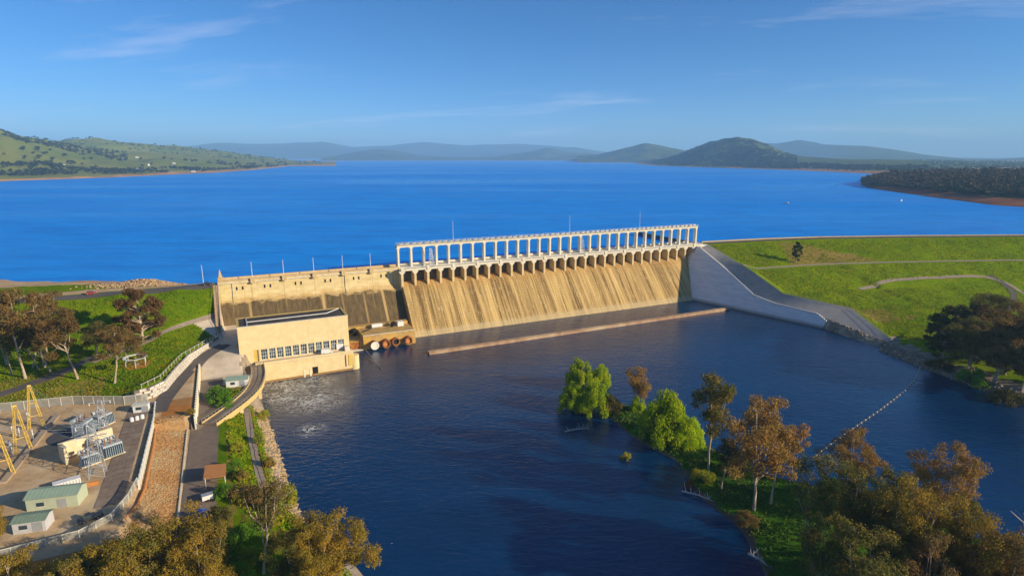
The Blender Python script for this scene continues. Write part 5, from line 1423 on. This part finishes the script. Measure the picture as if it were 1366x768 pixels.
t_px('gumF', 1290, 830, iz, 694, 116, L_gold, 'golden tree in front of the round dark bush', group=IG)
t_px('gumG', 1150, 850, iz, 716, 130, L_olive, 'olive crown at the bottom edge of the island clump', group=IG)
t_px('gumG', 1318, 850, iz, 712, 100, L_brown, 'brownish crown near the bottom right corner', group=IG)
t_px('gumE', 1235, 870, iz, 728, 110, L_brown, 'brown-olive crown at the bottom, left of the corner', group=IG)
t_px('gumE', 1098, 812, iz, 690, 80, L_olive, 'olive gum at the bottom just right of the thin white trunk', group=IG)
t_px('gumG', 1188, 808, iz, 690, 96, L_olive, 'olive crown in front of the leaning dark trunk', group=IG)
t_px('gumG', 1250, 812, iz, 700, 96, L_olive, 'olive crown low in the middle right of the island', group=IG)
t_px('gumF', 1330, 812, iz, 716, 80, L_gold, 'golden crown left of the bare dead tree', group=IG)
t_px('thin', 1132, 752, iz, 640, 44, L_olive, 'slender pale-trunked gum between the olive gums', group=IG)
t_px('bushB', 1284, 700, iz, 656, 62, L_dark, 'round dark green bush on the far island shore', name='bush', cat='bush')
t_px('bushA', 1110, 668, iz, 630, 40, L_green, 'bright green bush under the orange-brown gum', name='bush', cat='bush')
t_px('bushA', 1190, 700, iz, 652, 44, L_green, 'green bush behind the olive gums', name='bush', cat='bush')
t_px('bushB', 985, 632, iz, 596, 36, L_green, 'dark green bush left of the large orange gum', name='bush', cat='bush')
t_px('snagB', 1356, 790, iz, 690, 50, None, 'bare dead tree at the right edge of the island', name='dead_tree')
t_px('bushB', 938, 640, iz, 622, 34, L_lime, 'low yellowish scrub at the foot of the slender olive gum', name='shrub', cat='shrub')
t_px('bushA', 995, 700, iz, 676, 34, L_brown, 'brown scrub on the muddy island edge', name='shrub', cat='shrub')
t_px('bushB', 918, 652, iz, 636, 16, L_brown, 'small brown scrub at the island corner', name='shrub', cat='shrub')
# willows
WG = 'bright willows in the water'
t_px('willowA', 774, 516, 0, 472, 38, L_willow, 'bright green willow standing farthest into the pool', name='willow', group=WG)
t_px('willowB', 800, 514, 0, 484, 30, L_willow, 'bright green willow to the right of the farthest one', name='willow', group=WG)
t_px('willowA', 764, 548, 0, 506, 40, L_willow, 'bright green willow at the left of the near pair', name='willow', group=WG)
t_px('willowB', 790, 550, 0, 502, 50, L_willow, 'broad bright green willow at the right of the near pair', name='willow', group=WG)
t_px('bushA', 816, 552, 0, 520, 32, L_shade, 'dark brownish bush beside the near willows', name='bush', cat='bush')
t_px('gumD', 851, 551, 0, 492, 34, L_orange, 'slim orange-brown tree between the willows', name='slim_tree')
t_px('willowA', 850, 551, 0, 524, 22, L_willow, 'small bright willow at the foot of the slim tree', name='willow', group=WG)
t_px('willowB', 886, 586, iz, 516, 72, L_willow, 'largest bright green willow at the tip of the island', name='willow', group=WG)
t_px('willowA', 915, 592, iz, 550, 44, L_willow, 'low bright willow joined to the largest one', name='willow', group=WG)
t_px('bushA', 835, 612, 0, 600, 16, L_lime, 'tiny lime tuft growing out of open water', name='reed_tuft', cat='reeds')
def drift(name, p, L, rz, seed, label):
    rng = np.random.default_rng(seed); o = empty(name, p, rz); tag(o, label, 'driftwood'); m = MB()
    m.tube([(-L/2, 0, .2), (0, .2, .5), (L/2, 0, .25)], [.25, .2, .1], 6); m.build('trunk', m_dead, o)
    for i in range(9):
        x = rng.uniform(-L*.4, L*.45); a = np.array([x, .1, .4]); b = a + np.array([rng.uniform(-1.5, 1.5), rng.uniform(-2, 2), rng.uniform(.6, 2.6)])
        MB().tube([a, (a+b)/2+rng.normal(size=3)*.2, b], [.11, .08, .03], 5).build('branch', m_dead, o)
drift('dead_branch', at(770, 574, 0), 9.5, R(15), 3, 'bleached fallen branch lying in open water near the willows')
p = at(930, 662, .3); drift('driftwood_log', (p.x, p.y, .3), 9, R(-35), 5, 'bleached driftwood log on the muddy left shore of the island')
p = at(1012, 748, .3); drift('driftwood_log', (p.x, p.y, .3), 6, R(-60), 6, 'smaller driftwood heap near the bottom of the island shore')
# right bank trees
RG = 'dark trees on the right bank'
for k, x, y, yt, w, L, lab in (('full', 1268, 470, 408, 62, L_shade, 'leftmost dark tree of the right bank clump'), ('gumG', 1305, 462, 392, 70, L_shade, 'tall dark tree behind the leftmost one on the right bank'), ('gumF', 1346, 470, 404, 80, L_brown, 'brownish tree at the back of the right bank clump'),
     ('gumG', 1290, 500, 428, 74, L_olive, 'olive tree at the front of the right bank clump'), ('gumF', 1325, 512, 440, 84, L_brown, 'brownish front tree right of the olive one on the bank'), ('gumE', 1362, 522, 440, 80, L_brown, 'brown tree cut by the right picture edge'), ('full', 1395, 515, 420, 90, L_shade, 'dark tree half cut off by the right picture edge')):
    t_px(k, x, y, grt, yt, w, L, lab, group=RG)
for k, x, y, yt, w, L, lab in (('full', 1256, 482, 424, 46, L_shade, 'narrow dark tree at the left front of the right bank clump'), ('gumG', 1318, 488, 414, 70, L_brown, 'brown tree in the heart of the right bank clump'), ('full', 1340, 500, 430, 60, L_brown, 'dense brown tree in the middle of the right bank clump'), ('full', 1300, 478, 402, 56, L_shade, 'dense dark tree rising behind the right bank clump'), ('gumE', 1372, 486, 414, 70, L_brown, 'brown tree reaching in from the right picture edge')):
    t_px(k, x, y, grt, yt, w, L, lab, group=RG)
t_px('bushB', 1297, 514, grt, 484, 44, L_green, 'green bush at the water edge below the dark right bank trees', name='bush', cat='bush')
t_px('bushA', 1340, 540, grt, 514, 50, L_shade, 'dark bush on the water edge at the far right', name='bush', cat='bush')
t_px('bushA', 1252, 492, grt, 474, 34, L_shade, 'small dark bush on the rocks left of the clump', name='bush', cat='bush')
t_px('full', 1062, 351, grt, 322, 12, L_dark, 'small dark shrub high on the right embankment', name='shrub', cat='shrub')

# ================================================================ rank grass standing on the slopes, beyond counting
def tufts(name, n, pick, size, mat, label, seed):
    rng = np.random.default_rng(seed); P = pick(rng, n); n = len(P)
    a = rng.uniform(0, 6.28, n); d = np.stack([np.cos(a), np.sin(a), 0*a], 1); s_ = size*rng.uniform(.5, 1.4, n)[:, None]
    lean = rng.normal(size=(n, 3))*.35; lean[:, 2] = 1
    V = np.stack([P-d*s_*.5, P+d*s_*.5, P+d*s_*.32+lean*s_*.8, P-d*s_*.30+lean*s_*.7], 1).reshape(-1, 3); V[:, 2] -= .04
    return tag(obj(name, np_mesh(name, V, np.arange(n*4).reshape(n, 4), [mat], False)), label, 'grass', kind='stuff')
G1 = mat_leaf('standing_grass', (.19, .28, .001), (.12, .19, .001), (.30, .27, .008), .3)
G2 = mat_leaf('standing_bank_grass', (.23, .30, .001), (.14, .20, .001), (.33, .29, .010), .3)
G3 = mat_leaf('standing_island_grass', (.09, .18, .012), (.055, .12, .010), (.15, .17, .03), .3)
def pick_right(rng, n):
    s = 226 + 330*rng.uniform(0, 1, n)**1.3; t = rng.uniform(0, 175, n); d = t-crest_r(s); ds = d*np.where(s > 300, .94, 1)
    ok = (d > 2) & (np.abs(ds-37.6) > 2.6) & (s > np.interp(t, FENCE_T, FENCE_S)+1.5) & (fbm(s*.09, t*.09, 77, 4) > rng.uniform(-.35, .2, n))
    z = h_right(s, t); ok &= (z > 2.2)
    for (a, b) in ((ast(1147, 386, 10.4), ast(1310, 376, 10.4)),):
        k = np.clip(((s-a[0])*(b[0]-a[0])+(t-a[1])*(b[1]-a[1]))/((b[0]-a[0])**2+(b[1]-a[1])**2), 0, 1); ok &= np.hypot(s-a[0]-k*(b[0]-a[0]), t-a[1]-k*(b[1]-a[1])) > 4
    return to_world(s, t, z)[ok]
def pick_left(rng, n):
    s = rng.uniform(-215, -94, n); t = rng.uniform(6, 95, n)
    ok = upper_mask(s, t) & ~((s > -106) & (t < 24+(s+105.5)*1.35) & (t > np.interp(s, [-106, -94], [23, 16]))) & (t < np.interp(s, TW_S, TW_T)-1.5) & (fbm(s*.1, t*.1, 71, 4) > rng.uniform(-.35, .25, n))
    q = np.array([(-95, 18.5), (-109, 26.5), (-116, 34), (-128, 48), (-138, 60)]); r_ = np.array([ast(-60, 536, 15.5), ast(0, 521, 15.5), ast(60, 504, 15.8), ast(100, 492, 16.5), ast(128, 478, 17.5)])
    for L_, w in ((q, 2.2), (r_, 3.2)):
        for a, b in zip(L_[:-1], L_[1:]):
            k = np.clip(((s-a[0])*(b[0]-a[0])+(t-a[1])*(b[1]-a[1]))/((b[0]-a[0])**2+(b[1]-a[1])**2), 0, 1); ok &= np.hypot(s-a[0]-k*(b[0]-a[0]), t-a[1]-k*(b[1]-a[1])) > w
    return to_world(s, t, h_left(s, t))[ok]
def pick_bank(rng, n):
    t = rng.uniform(88, 235, n); s = water_l(t) - rng.uniform(3.5, 14.5, n); ok = (s > -93.5) & (np.abs(s-np.interp(t, [100, 128, 150, 168], [-86.2, -85.6, -84.8, -83.5])) > 1.4) & (fbm(s*.2, t*.2, 72, 3) > rng.uniform(-.3, .2, n))
    return to_world(s, t, h_left(s, t))[ok]
def pick_isl(rng, n):
    k = rng.integers(0, len(_iz), n); P = _iz[k] + rng.normal(size=(n, 3))*np.array([.5, .5, 0]); return P[(P[:, 2] > .5) & (fbm(P[:, 0]*.2, P[:, 1]*.2, 73, 3) > rng.uniform(-.35, .25, n))]
tufts('embankment_grass', 90000, pick_right, .55, G2, 'rank green grass on the right embankment', 1)
tufts('slope_grass', 45000, pick_left, .5, G1, 'rank green grass on the slope left of the dam', 2)
tufts('river_bank_grass', 16000, pick_bank, .55, G1, 'rank grass along the left river bank', 3)
tufts('island_grass', 26000, pick_isl, .5, G3, 'rank dark grass on the island', 4)
# ================================================================ far shores and hills
def ray(px, py):
    u, v = (px-683)/F_PX, (py-384)/F_PX
    d = np.array([u, math.cos(PITCH)-v*math.sin(PITCH), -math.sin(PITCH)-v*math.cos(PITCH)]); return d
HILLS = {}
def hill(name, xs, shore, ridge, kr, mat, seed, label, kb=1.35, amp=.22, freq=900, rows=44, step=6, base=None, prof=.85):
    """rolling land between a far shoreline and the ridge behind it"""
    x = np.arange(xs[0], xs[1]+.1, step)
    ysh = np.interp(x, *zip(*shore)) if shore else None
    yr = np.interp(x, *zip(*ridge))
    r = np.concatenate([np.linspace(0, 1, rows), 1+np.linspace(0, 1, 9)[1:]])
    P = np.zeros((len(x), len(r), 3))
    for i in range(len(x)):
        D0 = base if base else None
        if D0 is None:
            d = ray(x[i], ysh[i]); k = (LAKE-CAM_Z)/d[2]; D0 = math.hypot(d[0], d[1])*k
        d = ray(x[i], yr[i]); hd = np.array([d[0], d[1]])/math.hypot(d[0], d[1]); tan = d[2]/math.hypot(d[0], d[1])
        D1 = D0*(np.interp(x[i], *zip(*kr)) if isinstance(kr, list) else kr); zr = CAM_Z + tan*D1
        D = np.where(r <= 1, D0+(D1-D0)*r, D1*(1+(kb-1)*(r-1)))
        zp = np.where(r <= 1, LAKE-.5+(zr-LAKE+.5)*np.clip(r, 0, 1)**prof, zr+(LAKE-5-zr)*sstep(r-1, 0, 1))
        P[i, :, 0] = hd[0]*D; P[i, :, 1] = hd[1]*D; P[i, :, 2] = zp
    hgt = P[..., 2]-LAKE
    nz = fbm(P[..., 0]/freq, P[..., 1]/freq, seed, 5)
    rg = 1-np.abs(fbm(P[..., 0]/freq*1.4, P[..., 1]/freq*1.4, seed+50, 4))*3
    w = np.sin(np.pi*np.clip(r, 0, 1))[None, :]**.7
    P[..., 2] += (nz*2*amp + (rg-.7)*amp*.8)*np.maximum(hgt.max(1)[:, None], 8)*w
    P[:, 1:-1, 2] = np.maximum(P[:, 1:-1, 2], LAKE+.4+.002*np.arange(1, len(r)-1)[None, :]*8)
    P[:, 0, 2] = LAKE-2
    P[..., 2] += (vnoise(P[..., 0]/(freq*.22), P[..., 1]/(freq*.22), seed+9)-.5)*np.maximum(hgt.max(1)[:, None], 8)*.07*sstep(r, .05, .4)[None, :]
    HILLS[name] = P
    return tag(obj(name, np_mesh(name, P.reshape(-1, 3), grid_faces(len(x), len(r)), [mat], True)), label, 'hills', kind='structure')
h_green = mat_hill('pasture_hills', (.24, .235, .040), (.15, .19, .022), (.050, .055, .022), wood_lo=.60)
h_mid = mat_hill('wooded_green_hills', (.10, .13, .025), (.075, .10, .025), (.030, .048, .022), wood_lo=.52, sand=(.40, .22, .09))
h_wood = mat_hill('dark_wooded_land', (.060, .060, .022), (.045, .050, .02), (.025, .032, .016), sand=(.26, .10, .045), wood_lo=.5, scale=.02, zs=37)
h_far = mat_hill('haze_tinted_ranges', (.045, .065, .06), (.03, .05, .055), (.02, .035, .04), wood_lo=.52, scale=.0012)  # base colours tinted blue, so part of the haze is painted in
hill('left_shore_hills', (-240, 424), [(-240, 256), (0, 242), (60, 240), (150, 237), (210, 234), (290, 230.5), (330, 227.5), (370, 223.5), (400, 220), (424, 217)],
     [(-240, 150), (-60, 168), (0, 172), (25, 180), (60, 187), (110, 196), (160, 202), (240, 206), (300, 211), (360, 214), (400, 216.5), (424, 216)], [(-240, 1.9), (250, 1.75), (424, 1.2)], h_green, 3, 'green pasture hills with scattered trees on the left lake shore', amp=.24, freq=330, prof=1.2)
hill('second_left_hills', (40, 450), None, [(40, 196), (70, 188), (100, 185), (130, 184.5), (165, 190), (200, 192), (250, 196), (300, 202), (340, 208), (400, 215), (450, 217)], 1.35, h_green, 7, 'paler rounded pasture hills behind the left lake shore', base=4200, amp=.26, freq=480)
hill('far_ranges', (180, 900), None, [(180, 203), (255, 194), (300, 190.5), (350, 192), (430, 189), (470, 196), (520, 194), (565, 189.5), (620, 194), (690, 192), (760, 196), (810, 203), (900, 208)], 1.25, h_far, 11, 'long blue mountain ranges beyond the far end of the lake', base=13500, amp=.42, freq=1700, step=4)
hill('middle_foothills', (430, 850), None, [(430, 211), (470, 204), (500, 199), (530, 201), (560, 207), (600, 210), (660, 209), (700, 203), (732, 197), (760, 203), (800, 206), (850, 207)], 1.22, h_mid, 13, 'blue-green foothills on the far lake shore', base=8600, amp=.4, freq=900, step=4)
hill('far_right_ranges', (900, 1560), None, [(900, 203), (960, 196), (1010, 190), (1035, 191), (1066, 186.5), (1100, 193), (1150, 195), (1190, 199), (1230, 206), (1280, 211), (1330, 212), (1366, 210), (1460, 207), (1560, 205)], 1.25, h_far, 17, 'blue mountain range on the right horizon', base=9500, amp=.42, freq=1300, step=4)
hill('conical_green_hill', (770, 930), None, [(770, 208), (800, 206), (830, 198), (862, 191), (880, 193), (905, 199), (930, 205)], 1.2, h_mid, 19, 'green rounded hill left of the dark wooded hill', base=6100, amp=.25, freq=700, step=3)
hill('round_wooded_hill', (850, 1240), [(850, 219), (880, 221.5), (960, 224), (1040, 226.5), (1100, 229), (1150, 231.5), (1175, 233), (1240, 234)],
     [(850, 214), (880, 213), (905, 206), (925, 197), (945, 190), (965, 185), (985, 182.5), (1005, 186), (1025, 193), (1045, 202), (1065, 208), (1100, 211), (1150, 213), (1240, 214)], [(850, 1.3), (985, 1.42), (1100, 1.6), (1240, 1.9)], h_mid, 23, 'round hill wooded on its shaded flank above the right lake shore', amp=.20, freq=260, step=4, rows=52, prof=1.5)
hill('right_plain', (1120, 1560), [(1120, 230), (1180, 231), (1560, 236)], [(1120, 213), (1250, 214), (1366, 216), (1560, 216)], 2.6, h_mid, 27, 'flat wooded plain behind the right headland', amp=.25, freq=500, step=6)
hill('wooded_headland', (1149, 1620), [(1149, 246), (1160, 251), (1200, 257), (1250, 264), (1300, 270.5), (1330, 274.5), (1366, 277), (1500, 284), (1620, 290)],
     [(1149, 243), (1165, 237), (1185, 232), (1240, 230), (1300, 229), (1366, 229), (1500, 228), (1620, 226)], [(1149, 1.05), (1165, 1.18), (1200, 1.45), (1300, 1.7), (1620, 1.9)], h_wood, 29, 'low red-shored headland covered with dark woodland on the right', amp=.10, freq=160, step=3)
# ---- trees of the far shores
def crown_template(seed, n=60):
    rng = np.random.default_rng(seed)
    C = [np.array([rng.normal()*.17, rng.normal()*.17, rng.uniform(.38, .8)]) for _ in range(6)]
    V, Fa = leaf_cloud(rng, C, [.24]*6, n, .30, .85, aspect=.8); return V, Fa
TEMPL = [crown_template(s) for s in range(6)]
def wood(name, pts, hs, mat, label, seed):
    rng = np.random.default_rng(seed); VV, FF, b = [], [], 0
    for p, h in zip(pts, hs):
        V, Fa = TEMPL[rng.integers(6)]; a = rng.uniform(0, 6.28); ca, sa = math.cos(a), math.sin(a)
        v = V*h; v = np.stack([v[:, 0]*ca-v[:, 1]*sa, v[:, 0]*sa+v[:, 1]*ca, v[:, 2]], 1)*np.array([rng.uniform(.8, 1.3), rng.uniform(.8, 1.3), 1])
        VV.append(v+np.array(p)); FF.append(Fa+b); b += len(V)
    return tag(obj(name, np_mesh(name, np.concatenate(VV), np.concatenate(FF), [mat], False)), label, 'woodland', kind='stuff')
def sample(name, n, seed, rmax=43, rmin=1, xr=(0, 1), cl=0.0, freq=300, thr=.0):
    P = HILLS[name]; rng = np.random.default_rng(seed); out = []; m = P.shape[0]
    while len(out) < n:
        u = rng.uniform(xr[0], xr[1])*(m-1.01); v = rng.uniform(rmin, min(rmax, P.shape[1]-1.01)); i, j = int(u), int(v); f, g = u-i, v-j
        p = (P[i, j]*(1-f)+P[i+1, j]*f)*(1-g)+(P[i, j+1]*(1-f)+P[i+1, j+1]*f)*g
        if cl and vnoise(np.array([p[0]/freq]), np.array([p[1]/freq]), seed)[0] < thr: 
            if rng.random() < cl: continue
        if p[2] < LAKE+1.5: continue
        out.append(p)
    return out
L_far1 = mat_leaf('far_dark_foliage', (.040, .055, .020), (.026, .036, .015), (.060, .060, .022), .1)
L_far2 = mat_leaf('far_brown_foliage', (.120, .080, .030), (.050, .050, .022), (.160, .095, .030), .1)
rng = np.random.default_rng(2)
wood('headland_wood', sample('wooded_headland', 2600, 5, 52, 7), rng.uniform(6, 12, 2600), L_far2, 'dense brown and dark woodland covering the right headland', 1)
wood('headland_shore_wood', sample('wooded_headland', 700, 6, 16, 6), rng.uniform(6, 11, 700), L_far1, 'dark shaded trees along the headland shore', 2)
wood('plain_wood', sample('right_plain', 1500, 7, 40, 2, cl=.8, freq=160, thr=.5), rng.uniform(9, 15, 1500), L_far1, 'scattered dark woodland on the plain behind the headland', 3)
wood('round_hill_wood', sample('round_wooded_hill', 1700, 8, 48, 3, (.05, .55), .75, 260, .5), rng.uniform(10, 17, 1700), L_far1, 'dark woodland on the flank of the round hill', 4)
wood('round_hill_shore_wood', sample('round_wooded_hill', 1100, 9, 26, 3, (.1, 1), .6, 260, .5), rng.uniform(10, 16, 1100), L_far1, 'tree belts along the shore below the round hill', 5)
wood('left_shore_wood', sample('left_shore_hills', 700, 10, 10, 3.2, (.3, .97), .75, 140, .5), rng.uniform(8, 13, 700), L_far1, 'dark tree belt along the left lake shore', 6)
wood('left_ridge_wood', sample('left_shore_hills', 650, 12, 43, 30, (.1, .62), .7, 260, .55), rng.uniform(8, 13, 650), L_far1, 'dark trees along the ridge of the left hills', 7)
wood('second_hill_wood', sample('second_left_hills', 420, 13, 43, 4, (.05, .95), .8, 420, .6), rng.uniform(10, 16, 420), L_far1, 'dark tree patches on the paler left hills', 8)
# single paddock trees
ft = [np_mesh('crown', *crown_template(20+i, 130), [L_far1], False) for i in range(3)]
fk = MB().tube([(0, 0, -.05), (0, 0, .45)], [.04, .025], 5).mesh('trunk', m_barkdark)
for i, p in enumerate(sample('left_shore_hills', 90, 15, 32, 8, (.3, .95), .8, 200, .45)):
    h = rt.uniform(9, 17); o = empty('paddock_tree', p, rt.uniform(0, 6)); o.scale = (h*1.15, h*1.15, h)
    tag(o, 'single dark tree on the green left hillside', 'tree', 'paddock trees on the left hillside')
    obj('trunk', fk, o); obj('crown', ft[i % 3], o)
# farm houses on the left shore
m_hroof = surf('pale_house_roof', (.62, .60, .56), (.5, .48, .45), .2)
def on_hill(name, px, py):
    P = HILLS[name]; d = ray(px, py); best = None
    for k in np.linspace(300, 9000, 3000):
        q = np.array([0, 0, CAM_Z]) + d/np.hypot(d[0], d[1])*k
        D2 = (P[..., 0]-q[0])**2+(P[..., 1]-q[1])**2; ij = np.unravel_index(np.argmin(D2), D2.shape)
        if D2[ij] < 6400 and q[2] <= P[ij][2]: return Vector((q[0], q[1], P[ij][2]))
    return None
for px, py, L, lab in ((82, 222, 22, 'white farmhouse at the far left above the shore trees'), (186, 227, 30, 'long white farmhouse in the middle of the left shore'), (197, 221, 14, 'small white house above the long farmhouse'), (162, 213, 16, 'white house higher on the left hillside'), (183, 212, 12, 'small white house beside the higher one'), (258, 230, 14, 'white house nearest the water at the right of the left shore'), (232, 219, 12, 'small pale house in the green fields right of the long farmhouse')):
    p = on_hill('left_shore_hills', px, py)
    if p is None: continue
    o = empty('farm_house', p, rt.uniform(-.4, .4)); tag(o, lab, 'house', 'farm houses on the left shore')
    MB().prism([(-4, -3), (-4, 3), (0, 5.2), (4, 3), (4, -3)], -L/2, L/2).build('wall', m_white, o)
    for sgn in (-1, 1):
        MB().add([(-L/2-.5, sgn*4.6, 2.9), (L/2+.5, sgn*4.6, 2.9), (L/2+.5, 0, 5.45), (-L/2-.5, 0, 5.45)], [(0, 1, 2, 3)]).build('roof', m_hroof, o)
    for x in (-L*.3, L*.25): MB().box(x-.9, x+.9, -4.08, -4.002, .6, 2.0).build('window', m_glass, o)
    MB().box(-.6, .6, -4.07, -4.003, -.3, 2.1).build('door', m_timber, o)
# boats on the lake
def boat(px, py, label, L=7):
    p = at(px, py, LAKE); o = empty('motor_boat', p, rt.uniform(0, 3)); tag(o, label, 'boat', 'boats on the lake')
    n = 7; hull = MB(); pts = []
    prof_ = [(-.5, .36), (-.2, .42), (.1, .40), (.3, .30), (.42, .16), (.5, .02)]
    v = [(x*L, y*L*.4, 1.0) for x, y in prof_]+[(x*L, -y*L*.4, 1.0) for x, y in prof_]+[(x*L, y*L*.28, -.2) for x, y in prof_]+[(x*L, -y*L*.28, -.2) for x, y in prof_]
    f = [(i, i+1, 12+i+1, 12+i) for i in range(5)]+[(6+i+1, 6+i, 18+i, 18+i+1) for i in range(5)]+[(i, 6+i, 6+i+1, i+1) for i in range(5)]+[(0, 12, 18, 6), (5, 11, 23, 17)]
    hull.add(v, f).build('hull', m_white, o)
    MB().box(-L*.15, L*.15, -.8, .8, 1.0, 2.3).build('cabin', m_white, o); MB().box(L*.15, L*.15+.05, -.7, .7, 1.5, 2.2).build('windscreen', m_glass, o)
    MB().box(-L*.5-.5, -L*.5, -.3, .3, .2, 1.5).build('outboard_motor', m_black, o)
boat(1050, 272, 'small white boat in the middle of the open lake right of the gantry', 8)
boat(1117, 247, 'tiny boat near the tip of the headland', 8)
boat(1202, 268, 'dark tiny boat close to the headland shore', 6)
boat(1023, 231, 'tiny white boat below the round hill', 10)
# ================================================================ the air between here and the ranges
hm_ = bpy.data.materials.new('thin_blue_haze'); hm_.use_nodes = True
nn_ = hm_.node_tree.nodes; nn_.clear(); oo = nn_.new('ShaderNodeOutputMaterial'); pv_ = nn_.new('ShaderNodeVolumePrincipled')
pv_.inputs['Color'].default_value = (.40, .72, 1.0, 1); pv_.inputs['Density'].default_value = 9.5e-5; pv_.inputs['Anisotropy'].default_value = 0.0
hm_.node_tree.links.new(pv_.outputs[0], oo.inputs['Volume'])
tag(MB().box(-25000, 25000, -6000, 26000, -9.0, 640).build('haze', hm_), 'thin blue haze filling the air over the lake', 'haze', kind='stuff')
